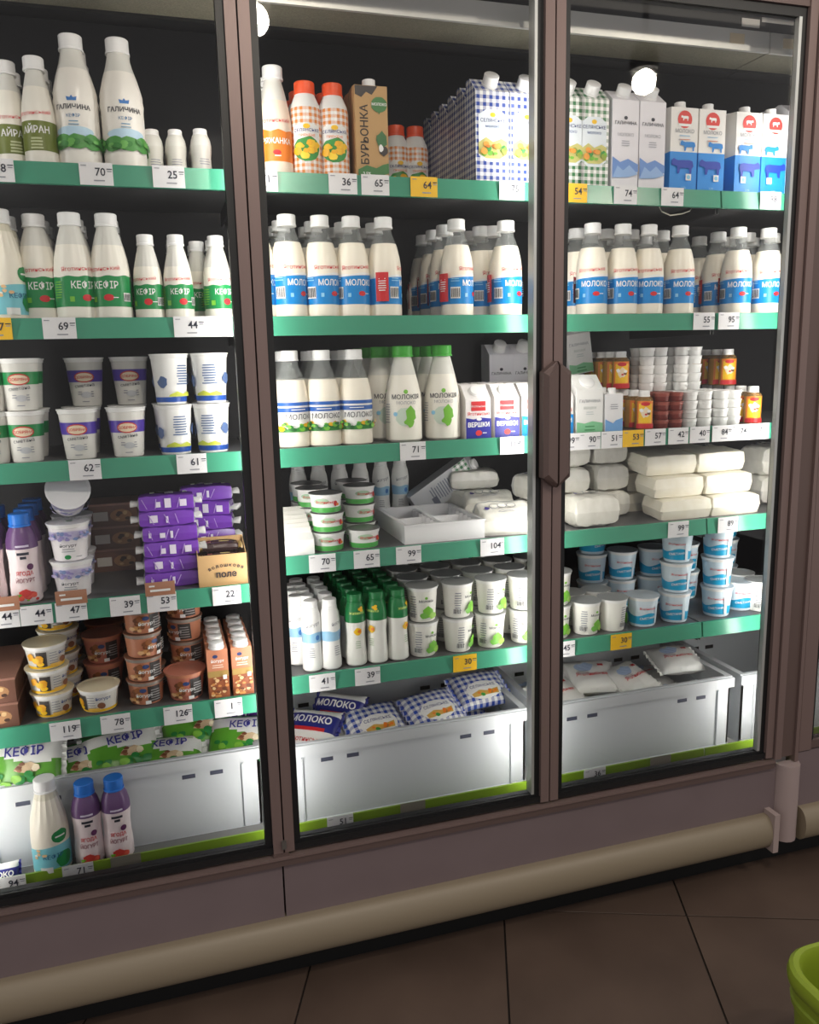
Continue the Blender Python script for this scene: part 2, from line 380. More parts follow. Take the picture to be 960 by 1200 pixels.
# shelves with price rails
ZS = {}
XSEAM = 1.402
for x0, x1, zs, key in ((XL, -0.006, (2.166, 1.815, 1.474, 1.118, 0.803), 'L'), (0.004, XSEAM-0.003, (2.166, 1.815, 1.474, 1.181, 0.838), 'M'), (XSEAM+0.003, XR, (2.166, 1.815, 1.474, 1.181, 0.838), 'R')):
    for k, z in enumerate(zs):
        ZS[key+str(k+1)] = z
        m = MB(); m.box(x0, x1, 0.145, 0.60 if k < 4 else 0.59, z-0.022, z, SHELFM)
        m.box(x0, x1, 0.145, 0.16, z-0.045, z-0.022, BLK)
        m.box(x0, x0+0.004, 0.15, 0.60, z-0.06, z-0.022, BLK); m.box(x1-0.004, x1, 0.15, 0.60, z-0.06, z-0.022, BLK)
        sh = part('shelf', m, cooler)
        m = MB(); m.prism_x([(0.130, z-0.046), (0.145, z-0.046), (0.145, z+0.003), (0.136, z+0.003)], x0, x1, RAILG); part('price_rail', m, sh, 'glossy green price rail')
    m = MB(); m.prism_x([(0.088, 0.352), (0.10, 0.352), (0.10, 0.421), (0.094, 0.421)], x0, x1, RAILL); part('price_rail', m, cooler, 'olive green bottom price rail')
for kk in ('1', '2', '3', '4', '5'): ZS.setdefault('R'+kk, ZS['M'+kk])

# ================================================================== kinds of goods
def bottle(name, cat, H, R, prof, fill, capz, capr, capmat, body, neck, n=28, flute=None):
    """prof: [(r/R, z/H)] up to the cap; body opaque to 'fill', neck material above"""
    k = Kind(name, cat); pr = [(r*R, z*H) for r, z in prof]; rf = interp(pr)
    lo = [p for p in pr if p[1] < fill*H-1e-6]+[(rf(fill*H), fill*H)]
    hi = [(rf(fill*H), fill*H)]+[p for p in pr if p[1] > fill*H+1e-6]
    fl_ = (flute[0], flute[1]*H, flute[2]*H, flute[3]) if flute else None
    m = MB(); m.lathe([(lo[0][0]*0.9, lo[0][1]), ]+[(lo[0][0], lo[0][1]+0.002)]+lo[1:], body, n, flute=fl_); k.add('body', m)
    m = MB(); m.lathe(hi, neck, n, flute=fl_, caps=False); k.add('neck', m)
    m = MB(); c0 = capz*H; cr = capr*R
    m.lathe([(cr*1.06, c0-0.004), (cr*1.06, c0), (cr*0.98, c0+0.001), (cr, c0+0.003), (cr, H-0.002), (cr*0.93, H)], capmat, 20); k.add('cap', m)
    k.H, k.R, k.rf = H, R, rf; return k
PR_MILK = [(0.93, 0), (1, 0.02), (1, 0.44), (0.99, 0.52), (0.93, 0.60), (0.80, 0.70), (0.64, 0.78), (0.50, 0.84), (0.46, 0.88), (0.46, 0.92)]
PR_KEF = [(0.93, 0), (1, 0.02), (1, 0.42), (0.97, 0.50), (0.90, 0.58), (0.78, 0.68), (0.64, 0.78), (0.53, 0.85), (0.48, 0.88), (0.48, 0.91)]
PR_CONE = [(0.90, 0), (1, 0.03), (1, 0.44), (0.94, 0.52), (0.80, 0.64), (0.62, 0.78), (0.50, 0.87), (0.46, 0.89), (0.46, 0.92)]
PR_TALL = [(0.90, 0), (0.98, 0.02), (1, 0.05), (0.985, 0.07), (1, 0.10), (1, 0.46), (1.03, 0.50), (0.99, 0.54), (1.0, 0.57), (0.93, 0.62), (0.80, 0.70), (0.62, 0.79), (0.52, 0.86), (0.49, 0.91)]
PR_DRINK = [(0.9, 0), (1, 0.03), (1, 0.20), (0.93, 0.32), (0.92, 0.48), (1.0, 0.60), (0.98, 0.70), (0.85, 0.79), (0.66, 0.85), (0.58, 0.88)]
PR_SLIM = [(0.88, 0), (1, 0.03), (1, 0.15), (0.92, 0.30), (0.90, 0.45), (0.98, 0.58), (1, 0.68), (0.9, 0.80), (0.72, 0.88), (0.62, 0.90), (0.62, 0.93)]

def milk(Hh=0.262, R=0.0455):
    k = bottle('milk_bottle', 'bottle', Hh, R, PR_MILK, 0.735, 0.905, 0.53, CAPW, CREAM, CLEAR)
    m = MB(); H = Hh
    m.shell(k.rf, 0.13*H, 0.405*H, BLUE, top=lambda a: 0.022*H*math.sin(a*0.5+0.3), a0=-2.9, a1=2.9)
    m.shell(k.rf, 0.405*H, 0.425*H, WHITE, top=lambda a: 0.028*H*math.sin(a*0.5+0.3)+0.006*H*math.sin(a*5), bot=lambda a: 0.022*H*math.sin(a*0.5+0.3), a0=-2.9, a1=2.9)
    L = k.add('label', m, None, 'blue wraparound label')
    p = Print(cyl(k.rf))
    p.text('МОЛОКО', 0.008, 0.315*H, 0.021, WHITE, 0.02, sxx=0.85); p.text('Яготинське', 0.0, 0.475*H, 0.015, RSCRIPT, 0.0, 0.06)
    p.ell(0.012, 0.235*H, 0.010, 0.0065, RED); p.rect(0.028, 0.235*H, 0.012, 0.002, WHITE); p.rect(-0.022, 0.22*H, 0.008, 0.010, SKY)
    p.barcode(-0.052, 0.245*H, 0.026, 0.030); p.lines(0.062, 0.36*H, 0.026, 7, WHITE); p.lines(-0.052, 0.385*H, 0.024, 2, SKY)
    p.rect(-0.085, 0.30*H, 0.03, 0.075, RED); p.lines(-0.085, 0.38*H, 0.02, 6, WHITE)
    k.add('label_print', p, L); return k
def milk_farm():
    k = bottle('milk_bottle', 'bottle', 0.258, 0.0465, PR_MILK, 0.70, 0.91, 0.50, CAPW, CREAM, CLEAR); H = k.H; m = MB()
    m.shell(k.rf, 0.17*H, 0.48*H, WHITE, off=0.0005); BL2 = M((44, 96, 176), 0.35)
    m.shell(k.rf, 0.44*H, 0.475*H, BL2, off=0.0011); m.shell(k.rf, 0.375*H, 0.42*H, BL2, off=0.0011); m.shell(k.rf, 0.17*H, 0.22*H, GREEN, top=lambda a: 0.02*H*math.sin(3*a), off=0.0011)
    L = k.add('label', m, None, 'white label with blue stripes'); p = Print(cyl(k.rf)); p.lv = 4
    p.text('МОЛОКО', 0.008, 0.30*H, 0.019, TXT, 0.0); p.lines(0, 0.40*H, 0.05, 1, WHITE)
    p.blobs(-0.06, 0.06, 0.19*H, 0.26*H, 30, 0.003, 0.008, [GREEN, M((40, 110, 50)), LEAF, YELLOW, ORANGE], 5); k.add('label_print', p, L); return k
def milk_green():
    k = bottle('milk_bottle', 'bottle', 0.265, 0.051, PR_CONE, 0.70, 0.90, 0.56, M((70, 170, 60), 0.4), KEFIRW, FROST); H = k.H
    p = Print(cyl(k.rf)); p.ell(0.0, 0.53*H, 0.006, 0.006, LEAF); p.text('МОЛОКІЯ', 0, 0.455*H, 0.017, TXT, 0.01); p.text('МОЛОКО', 0, 0.40*H, 0.012, GREYP, 0.0)
    p.ell(-0.004, 0.27*H, 0.026, 0.026, M((206, 222, 206)), 16, 0.05); p.ell(0.012, 0.30*H, 0.016, 0.020, LEAF, 12, 0.3, 4); p.ell(0.008, 0.22*H, 0.014, 0.014, LEAF, 12, 0.3, 9); p.ell(-0.030, 0.30*H, 0.006, 0.006, SKY)
    p.lines(-0.055, 0.40*H, 0.02, 8, GREYP, 0.007); k.add('label_print', p, 0); return k
def kefir(H=0.252, R=0.0465, small=False):
    k = bottle('kefir_bottle', 'bottle', H, R, PR_KEF, 0.70 if not small else 0.62, 0.895, 0.56, CAPW, KEFIRW, FROST, 48, (16, 0.55, 0.85, 0.022)); m = MB()
    m.shell(k.rf, 0.12*H, 0.405*H, KGREEN, top=lambda a: 0.012*H*math.sin(a*0.5)+0.006*H*math.sin(7*a), n=40)
    L = k.add('label', m, None, 'green wraparound label'); p = Print(cyl(k.rf))
    p.text('КЕФІР', 0.004, 0.29*H, 0.094*H, WHITE, 0.010, sxx=0.82); p.text('Яготинський', -0.002, 0.455*H, 0.056*H, RSCRIPT, 0.0, 0.06); p.ell(0.010, 0.205*H, 0.012*H/0.25, 0.008, RED); p.rect(0.026, 0.205*H, 0.012, 0.002, WHITE)
    p.rect(-0.025, 0.19*H, 0.010, 0.012, LEAF); p.barcode(0.055*R/0.0465, 0.21*H, 0.02, 0.02); p.lines(-0.055*R/0.0465, 0.35*H, 0.022, 7, LEAF)
    k.add('label_print', p, L); return k
def leafb(H=0.256, R=0.047):
    k = bottle('kefir_bottle', 'bottle', H, R, PR_KEF, 0.80, 0.885, 0.56, CAPW, CREAM, M((226, 220, 200), 0.3), 48, (16, 0.50, 0.86, 0.03)); m = MB()
    m.shell(k.rf, 0.05*H, 0.30*H, M((128, 206, 220), 0.4), top=lambda a: 0.03*H*math.sin(a+1)); L = k.add('label', m, None, 'turquoise lower label'); p = Print(cyl(k.rf))
    p.ell(0.028, 0.42*H, 0.022, 0.018, KGREEN, 14, 0.08); p.rect(0.028, 0.42*H, 0.026, 0.004, WHITE); p.ell(0.034, 0.16*H, 0.022, 0.022, KGREEN, 14, 0.1, 5)
    p.text('КЕФІР', 0.006, 0.20*H, 0.016, M((40, 110, 150)), 0.01); p.rect(-0.012, 0.08*H, 0.03, 0.016, WHITE); p.blobs(-0.04, 0.0, 0.2*H, 0.3*H, 5, 0.004, 0.008, [WHITE, M((240, 200, 150))], 4); k.add('label_print', p, L); return k
def ayran():
    k = bottle('ayran_bottle', 'bottle', 0.240, 0.037, PR_KEF, 0.72, 0.895, 0.62, CAPW, KEFIRW, FROST); H = k.H; m = MB()
    m.shell(k.rf, 0.13*H, 0.40*H, OLIVE); L = k.add('label', m, None, 'olive green label'); p = Print(cyl(k.rf))
    p.text('АЙРАН', 0, 0.29*H, 0.021, WHITE, 0.02, sxx=0.85); p.lines(0, 0.24*H, 0.03, 4, M((190, 196, 150)), 0.007, 0.004); p.text('Яготинський', 0, 0.455*H, 0.012, RSCRIPT, 0, 0.08); k.add('label_print', p, L); return k
def tall():
    k = bottle('kefir_bottle', 'bottle', 0.298, 0.0495, PR_TALL, 0.74, 0.90, 0.54, CAPW, M((244, 240, 232), 0.3), FROST, 32); H = k.H; p = Print(cyl(k.rf))
    p.poly([(-0.010, 0.485*H), (-0.012, 0.515*H), (-0.005, 0.50*H), (0, 0.525*H), (0.005, 0.50*H), (0.012, 0.515*H), (0.010, 0.485*H)], M((70, 130, 200)))
    p.text('ГАЛИЧИНА', 0, 0.425*H, 0.0145, TXT, 0.02); p.text('КЕФІР', 0, 0.365*H, 0.010, M((60, 120, 170)), 0.0); p.lines(0, 0.335*H, 0.026, 2, M((130, 170, 200)), 0.007)
    p.ell(0.0, 0.26*H, 0.045, 0.012, M((190, 220, 240))); 
    for x in (-0.075, -0.03, 0.005, 0.04, 0.08): p.ell(x, 0.185*H, 0.026, 0.017, M((76, 150, 66)), 14, 0.12, x); 
    p.blobs(-0.08, 0.08, 0.16*H, 0.21*H, 22, 0.004, 0.009, [M((56, 130, 52)), M((104, 176, 80))], 8); k.add('label_print', p, 0); return k
def smallb():
    k = bottle('small_yogurt_bottle', 'bottle', 0.125, 0.0265, PR_SLIM, 0.66, 0.90, 0.66, CAPW, M((214, 212, 204), 0.35), FROST, 20); p = Print(cyl(k.rf)); p.lines(0, 0.05, 0.03, 3, GREYP); p.rect(0.008, 0.016, 0.02, 0.01, LEAF); k.add('label_print', p, 0); return k
def ryaz():
    k = bottle('ryazhanka_bottle', 'bottle', 0.262, 0.0435, PR_KEF, 0.68, 0.90, 0.58, CAPW, M((240, 222, 204), 0.35), FROST); H = k.H; m = MB()
    m.shell(k.rf, 0.12*H, 0.40*H, ORANGE, top=lambda a: 0.01*H*math.sin(7*a)); L = k.add('label', m, None, 'orange label'); p = Print(cyl(k.rf))
    p.text('РЯЖАНКА', 0.004, 0.28*H, 0.0185, WHITE, 0.02, sxx=0.85); p.text('Яготинський', 0, 0.47*H, 0.014, RSCRIPT, 0, 0.05); p.ell(0.004, 0.20*H, 0.010, 0.006, RED); p.lines(0.006, 0.17*H, 0.02, 1, WHITE); k.add('label_print', p, L); return k
def orangeb():
    k = bottle('milk_drink_bottle', 'bottle', 0.230, 0.0395, [(0.93, 0), (1, 0.02), (1, 0.70), (0.92, 0.76), (0.74, 0.83), (0.66, 0.86), (0.64, 0.89)], 0.72, 0.885, 0.66, M((238, 86, 36), 0.4), gingham('orange_gingham', (226, 138, 60), 0.0150), WHITE); H = k.H; p = Print(cyl(k.rf))
    p.poly([(-0.036, 0.52*H), (-0.02, 0.54*H), (0, 0.55*H), (0.02, 0.54*H), (0.036, 0.52*H), (0.036, 0.22*H), (0.0, 0.22*H), (-0.036, 0.22*H)], WHITE)
    p.ell(0, 0.28*H, 0.036, 0.030, GREEN, 14, 0.1); p.blobs(-0.024, 0.026, 0.20*H, 0.37*H, 12, 0.007, 0.012, [YELLOW, M((250, 214, 60)), M((240, 180, 20))], 6)
    p.ell(0, 0.51*H, 0.008, 0.006, YELLOW); p.text('СЕЛЯНСЬКЕ', 0, 0.455*H, 0.010, M((40, 60, 130)), 0.01); p.text('ПРЯЖЕНЕ', 0, 0.405*H, 0.008, ORANGE, 0.01); k.add('label_print', p, 0); return k
def drink():
    k = bottle('yogurt_drink_bottle', 'bottle', 0.228, 0.0375, PR_DRINK, 0.62, 0.875, 0.66, M((40, 120, 216), 0.35), M((240, 224, 226), 0.35), M((104, 70, 120), 0.35)); H = k.H; p = Print(cyl(k.rf))
    p.lines(0, 0.655*H, 0.04, 1, M((220, 210, 230)), 0.006, 0.005); p.lines(0, 0.57*H, 0.036, 1, TXT, 0.006, 0.007); p.lines(0, 0.525*H, 0.018, 1, TXT, 0.006, 0.007)
    p.ell(0.014, 0.42*H, 0.008, 0.008, M((96, 40, 90))); p.text('ЯГОДА', 0, 0.33*H, 0.014, RED, 0.02, sxx=0.8); p.text('ЙОГУРТ', 0, 0.25*H, 0.014, M((150, 90, 100)), 0.02, sxx=0.8)
    p.blobs(-0.018, 0.02, 0.06*H, 0.15*H, 7, 0.008, 0.013, [M((214, 60, 54)), M((230, 90, 70))], 3); p.blobs(-0.02, 0.022, 0.05*H, 0.15*H, 4, 0.003, 0.005, [LEAF, M((190, 40, 40))], 7); k.add('label_print', p, 0); return k
def slimw():
    k = bottle('white_yogurt_bottle', 'bottle', 0.205, 0.029, PR_SLIM, 0.86, 0.90, 0.70, CAPW, WHITE, WHITE, 20); H = k.H; m = MB(); m.shell(k.rf, 0.42*H, 0.56*H, M((150, 196, 226), 0.35), n=20, top=lambda a: 0.01*H*math.sin(4*a)); L = k.add('label_band', m, None, 'light blue band'); p = Print(cyl(k.rf)); p.text('йогурт', 0, 0.66*H, 0.013, GREYP, 0.01, 0.2); p.ell(0.012, 0.49*H, 0.006, 0.008, M((70, 130, 200))); p.lines(-0.006, 0.34*H, 0.018, 5, GREYP); k.add('label_print', p, L); return k
def slimg():
    k = bottle('green_yogurt_bottle', 'bottle', 0.212, 0.031, PR_SLIM, 0.62, 0.90, 0.72, M((30, 120, 66), 0.35), M((238, 238, 232), 0.35), M((26, 122, 66), 0.35), 20); H = k.H; p = Print(cyl(k.rf)); p.text('живинка', 0, 0.74*H, 0.011, M((190, 220, 120)), 0.02); p.blobs(0.004, 0.014, 0.78*H, 0.82*H, 3, 0.004, 0.006, [YELLOW], 2); p.ell(0, 0.50*H, 0.011, 0.011, YELLOW, 10, 0.15); p.ell(0.004, 0.50*H, 0.005, 0.005, ORANGE); p.lines(0, 0.36*H, 0.016, 4, M((170, 190, 160))); k.add('label_print', p, 0); return k

def slope_carton(name, w, d, h, hf, mat, topmat, capr, capmat, draw, cap_h=0.02):
    """front height hf, back height h: a sloping top carries the cap"""
    k = Kind(name, 'carton'); m = MB(); y0, y1 = -d/2, d/2; yt = y0+d*0.62
    m.prism_x([(y0, 0), (y1, 0), (y1, h), (yt, h), (y0, hf)], -w/2, w/2, mat); k.add('body', m)
    m = MB(); n = Vector((0, -(h-hf), yt-y0)).normalized(); c = Vector((0, y0+(yt-y0)*0.52, hf+(h-hf)*0.52)); a = Vector((1, 0, 0)); b = n.cross(a)
    v = []; f = []; N = 16
    for rr, hh in ((capr*1.08, -0.002), (capr*1.08, 0.004), (capr, 0.005), (capr, cap_h), (capr*0.9, cap_h+0.0015)):
        for q in range(N):
            t = 2*PI*q/N; v.append(tuple(c+n*hh+a*rr*math.cos(t)+b*rr*math.sin(t)))
    for i in range(4):
        for q in range(N): f.append((i*N+q, i*N+(q+1) % N, (i+1)*N+(q+1) % N, (i+1)*N+q))
    f.append(tuple(4*N+q for q in range(N))); m.faces(v, f, capmat); k.add('cap', m)
    p = Print(flat(y0)); draw(p, w, hf); k.add('label_print', p, 0); k.R = d/2; k.H = h; return k
def d_ging(green):
    def dr(p, w, h):
        p.poly([(-w*0.42, 0.30*h), (-w*0.42, 0.74*h), (-w*0.2, 0.80*h), (w*0.2, 0.80*h), (w*0.42, 0.74*h), (w*0.42, 0.30*h), (w*0.2, 0.235*h), (-w*0.2, 0.235*h)], M((226, 234, 240)))
        p.ell(0, 0.745*h, 0.008, 0.006, YELLOW); p.text('СЕЛЯНСЬКЕ', 0, 0.665*h, 0.0125, M((40, 60, 120)), 0.01, sxx=0.95); p.text('молоко', 0, 0.605*h, 0.012, M((60, 90, 150)), 0.0)
        p.poly([(-w*0.42, 0.44*h), (-w*0.2, 0.50*h), (0, 0.45*h), (w*0.25, 0.49*h), (w*0.42, 0.46*h), (w*0.42, 0.32*h), (w*0.2, 0.27*h), (-w*0.2, 0.27*h), (-w*0.42, 0.32*h)], M((206, 200, 120)))
        p.blobs(-w*0.36, w*0.36, 0.32*h, 0.43*h, 18, 0.005, 0.010, [GREEN, LEAF, ORANGE, M((232, 160, 60)), M((150, 170, 60))], 5)
    return dr
def d_white(p, w, h):
    p.ell(0, 0.80*h, 0.006, 0.005, TXT); p.text('ГАЛИЧИНА', 0, 0.725*h, 0.0125, TXT, 0.01); p.text('МОЛОКО', 0, 0.595*h, 0.0115, GREYP, 0); p.lines(0, 0.54*h, 0.03, 3, M((180, 180, 190)))
    MB1 = M((110, 150, 214)); p.poly([(-w*0.49, 0.12*h), (-w*0.49, 0.36*h), (-w*0.2, 0.30*h), (w*0.1, 0.34*h), (w*0.49, 0.28*h), (w*0.49, 0.20*h), (w*0.1, 0.13*h)], MB1)
    p.poly([(-w*0.49, 0.12*h), (-w*0.3, 0.26*h), (-w*0.1, 0.2*h), (w*0.15, 0.27*h), (w*0.49, 0.17*h), (w*0.1, 0.13*h)], M((150, 184, 230)))
COW = [(-1, 0.1), (-0.98, 0.55), (-0.8, 0.75), (-0.62, 0.62), (-0.45, 0.55), (0.55, 0.6), (0.85, 0.5), (0.95, 0.0), (0.8, -0.2), (0.78, -0.7), (0.6, -0.7), (0.55, -0.15), (-0.2, -0.2), (-0.3, -0.7), (-0.48, -0.7), (-0.5, 0.0), (-0.75, 0.05)]
def cow(p, x, z, s, mat, fl=1):
    e = p.nxt(); v = [p.fn(x+fl*s*a, z+s*b*0.75, e) for a, b in COW]
    F = [(0, 1, 2, 3, 16), (3, 4, 15, 16), (4, 5, 11, 12), (4, 12, 15), (12, 13, 14, 15), (5, 6, 7, 8), (5, 8, 11), (8, 9, 10, 11)]
    p.mb.faces(v, F, mat, smooth=False)
def box_carton(name, w, d, h, mat, cap, draw, lower=None, lowmat=None, capx=0.0):
    k = Kind(name, 'carton'); m = MB(); y0 = -d/2
    if lower: m.box(-w/2, w/2, y0, d/2, 0, lower, lowmat); m.box(-w/2, w/2, y0, d/2, lower, h, mat)
    else: m.box(-w/2, w/2, y0, d/2, 0, h, mat)
    k.add('body', m)
    m = MB(); m.prism_x([(y0, h), (-y0, h), (0.006, h+0.003), (-0.006, h+0.003)], -w/2, w/2, mat); k.add('top_fold', m)
    m = MB(); m.lathe([(cap*1.1, h), (cap*1.1, h+0.004), (cap, h+0.005), (cap, h+0.017), (cap*0.9, h+0.018)], CAPW, 16); m.v = [(x+capx, y-d*0.18, z) for x, y, z in m.v]; k.add('cap', m)
    p = Print(flat(y0)); draw(p, w, h); k.add('label_print', p, 0); k.H = h+0.018; k.R = d/2; return k
def d_blue(fl):
    def dr(p, w, h):
        p.ell(0, 0.86*h, 0.024, 0.024, M((222, 66, 60)), 18); cow(p, 0.0, 0.875*h, 0.013, WHITE, fl); p.rect(0, 0.845*h-0.012, 0.04, 0.007, WHITE); p.text('МОЛОКО', 0, 0.70*h, 0.014, GREYP, 0.01, sxx=1.0); p.lines(0, 0.665*h, 0.045, 2, M((150, 190, 220)), 0.010); p.lines(0, 0.62*h, 0.045, 1, M((226, 150, 120)))
        cow(p, 0.012*fl, 0.545*h, 0.026, M((24, 130, 210)), fl); cow(p, -0.004*fl, 0.30*h, 0.038, M((24, 60, 170)), fl); p.rect(0.016*fl, 0.17*h, 0.018, 0.018, WHITE); p.ell(0.016*fl, 0.17*h, 0.006, 0.006, SKY); p.text('2,5%', 0, 0.03*h, 0.008, SKY, 0.01)
    return dr
def d_kraft(p, w, h):
    p.poly([(-w*0.49, 0.995*h), (-w*0.49, 0.90*h), (-w*0.3, 0.87*h), (-w*0.15, 0.93*h), (w*0.02, 0.90*h), (w*0.12, 0.95*h), (w*0.2, 0.995*h)], M((52, 44, 42)))
    p.text('БУРЬОНКА', -w*0.12, 0.47*h, 0.0285, M((50, 40, 34)), 0.015, PI/2, 0.95)
    p.ell(w*0.24, 0.80*h, w*0.25, 0.085*h, M((66, 124, 66)), 16, 0.04); p.poly([(w*0.2, 0.74*h), (w*0.3, 0.74*h), (w*0.22, 0.69*h)], M((66, 124, 66))); p.text('МОЛОКО', w*0.24, 0.79*h, 0.0088, WHITE, 0.02)
    p.ell(w*0.30, 0.42*h, w*0.16, 0.09*h, M((56, 110, 60)), 12, 0.2, 3); p.ell(w*0.34, 0.30*h, w*0.13, 0.05*h, M((52, 46, 44)), 12, 0.2, 5); p.ell(w*0.26, 0.33*h, w*0.07, 0.04*h, WHITE, 10, 0.2, 6)
    p.poly([(-w*0.46, 0.01*h), (-w*0.46, 0.09*h), (-w*0.2, 0.14*h), (w*0.1, 0.11*h), (w*0.3, 0.15*h), (w*0.49, 0.17*h), (w*0.49, 0.06*h), (w*0.1, 0.01*h)], M((66, 124, 66))); p.text('2,5%', -w*0.2, 0.03*h, 0.011, WHITE, 0.02)
def d_versh(c):
    def dr(p, w, h):
        p.rect(0, 0.83*h, w*0.58, 0.24*h, RED); p.text('Яготинські', 0, 0.80*h, 0.009, WHITE, 0); p.text('Яготинські', 0, 0.60*h, 0.013, RSCRIPT, 0.01)
        p.poly([(-w*0.5, 0.0), (-w*0.5, 0.54*h), (-w*0.2, 0.50*h), (w*0.1, 0.54*h), (w*0.5, 0.51*h), (w*0.5, 0.0)], c); p.ell(w*0.02, 0.50*h, 0.008, 0.004, WHITE); p.text('ВЕРШКИ', 0, 0.31*h, 0.0175, WHITE, 0.03, sxx=0.9); p.ell(0, 0.15*h, 0.010, 0.008, RED); p.rect(0.018, 0.15*h, 0.012, 0.002, WHITE)
    return dr
def d_wg(p, w, h):
    p.text('ГАЛИЧИНА', 0, 0.70*h, 0.0125, GREYP, 0.01); p.text('ВЕРШКИ', 0, 0.55*h, 0.010, M((170, 180, 175)), 0); p.lines(0, 0.48*h, 0.03, 2, M((190, 200, 200)))
    p.poly([(-w*0.49, 0.02*h), (-w*0.49, 0.26*h), (-w*0.2, 0.22*h), (w*0.1, 0.27*h), (w*0.49, 0.22*h), (w*0.49, 0.02*h)], M((130, 196, 150))); p.lines(0, 0.15*h, 0.04, 2, M((80, 150, 100)), 0.01, 0.004)
def d_sw(p, w, h):
    p.lines(0, 0.72*h, 0.03, 3, GREYP); p.poly([(-w*0.49, 0.02*h), (-w*0.49, 0.34*h), (-w*0.1, 0.2*h), (w*0.1, 0.30*h), (w*0.49, 0.36*h), (w*0.49, 0.02*h)], M((120, 170, 226)))
def d_gran(p, w, h):
    p.ell(-w*0.1, 0.86*h, 0.007, 0.005, M((40, 60, 110))); p.text('йогурт', 0, 0.74*h, 0.011, WHITE, 0.02); p.lines(0, 0.68*h, 0.035, 2, M((240, 220, 200))); p.rect(0, 0.50*h, w*0.98, 0.13*h, M((170, 140, 80)))
    p.rect(0, 0.23*h, w*0.98, 0.42*h, M((150, 84, 52))); p.blobs(-w*0.38, w*0.38, 0.06*h, 0.42*h, 26, 0.003, 0.006, [M((206, 140, 80)), M((110, 60, 40)), M((226, 190, 140))], 4); p.rect(w*0.3, 0.45*h, 0.01, 0.012, WHITE)

def cup(name, H, Rt, Rb, body, lidm, bands=(), draw=None, rim=WHITE, cat='cup', n=24):
    k = Kind(name, cat); rf = lambda z: Rb+(Rt-Rb)*z/H
    m = MB(); m.lathe([(Rb*0.94, 0), (Rb, 0.002), (rf(H-0.012), H-0.012)], body, n); k.add('body', m)
    m = MB(); m.lathe([(rf(H-0.012), H-0.012), (Rt*1.015, H-0.011), (Rt*1.03, H-0.004), (Rt*1.07, H-0.0035), (Rt*1.07, H-0.0015)], rim, n, caps=False); k.add('rim', m)
    m = MB(); m.lathe([(Rt*1.08, H-0.0015), (Rt*1.08, H-0.0006), (Rt*0.95, H-0.0006), (Rt*0.93, H-0.002), (0.004, H-0.002)], lidm, n); k.add('lid', m, None, 'thin lid')
    if bands:
        m = MB()
        for z0, z1, mt, wav in bands: m.shell(rf, z0*H, z1*H, mt, n=n, top=(lambda a, w=wav: w*H*math.sin(3*a+1)) if wav else None, off=0.0007)
        k.add('label_band', m, 0)
    if draw:
        p = Print(cyl(rf)); p.lv = 2; draw(p, H, Rb); k.add('label_print', p, 0)
    k.H = H; k.R = Rt*1.08; return k
def d_oval(p, H, R):
    p.ell(0, 0.60*H, 0.025, 0.014, M((206, 60, 50))); p.ell(0, 0.60*H, 0.022, 0.011, M((240, 220, 190))); p.text('ДОБРЯНА', 0, 0.575*H, 0.009, RED, 0.02); p.text('сметана', 0, 0.40*H, 0.012, TXT, 0, 0.1); p.ell(0.002, 0.24*H, 0.013, 0.008, M((196, 198, 202))); p.lines(-0.012, 0.30*H, 0.012, 2, GREYP); p.lines(0.016, 0.30*H, 0.008, 3, GREYP); p.lines(0, 0.1*H, 0.02, 1, GREYP)
def d_bluetxt(p, H, R):
    BT = M((80, 104, 150)); p.lines(0.006, 0.76*H, 0.038, 8, BT, 0.0065, 0.0028); p.poly([(-0.03, 0.16*H), (-0.028, 0.2*H), (-0.01, 0.26*H), (0.005, 0.2*H), (0.02, 0.25*H), (0.034, 0.2*H), (0.034, 0.16*H)], M((196, 206, 70))); p.ell(0.05, 0.5*H, 0.012, 0.014, BT, 10, 0.2); p.ell(-0.045, 0.45*H, 0.012, 0.014, BT, 10, 0.2)
def d_lilac(p, H, R):
    p.blobs(-0.05, 0.05, 0.60*H, 0.78*H, 40, 0.003, 0.006, [M((150, 140, 196)), M((196, 186, 220)), M((120, 140, 190))], 4); p.text('йогурт', 0, 0.42*H, 0.010, TXT, 0.02); p.lines(0, 0.36*H, 0.028, 2, GREYP); p.ell(-0.002, 0.15*H, 0.006, 0.006, KGREEN); p.lines(0.018, 0.15*H, 0.014, 1, GREYP)
def d_fruit(p, H, R):
    p.rect(-0.012, 0.45*H, 0.026, 0.62*H, M((70, 66, 64))); p.blobs(-0.040, -0.014, 0.2*H, 0.65*H, 9, 0.006, 0.011, [YELLOW, M((240, 170, 40)), ORANGE], 3); p.lines(0.016, 0.70*H, 0.022, 5, GREYP, 0.007); p.ell(0.038, 0.35*H, 0.009, 0.009, BROWN); p.rect(0.02, 0.2*H, 0.026, 0.008, M((240, 190, 80))); p.text('йогурт', 0.045, 0.6*H, 0.011, M((40, 70, 130)), 0.02)
def d_granola(p, H, R):
    p.rect(0.028, 0.45*H, 0.034, 0.70*H, M((60, 56, 56))); p.blobs(-0.034, -0.004, 0.15*H, 0.7*H, 16, 0.005, 0.009, [M((206, 150, 90)), M((150, 90, 50)), M((226, 180, 130)), M((120, 70, 40))], 3); p.ell(0.0, 0.68*H, 0.008, 0.006, M((50, 70, 120))); p.text('йогурт', 0.002, 0.40*H, 0.012, WHITE, 0.02); p.lines(0.028, 0.66*H, 0.026, 5, M((170, 170, 170)), 0.007); p.rect(0.01, 0.16*H, 0.012, 0.010, WHITE)
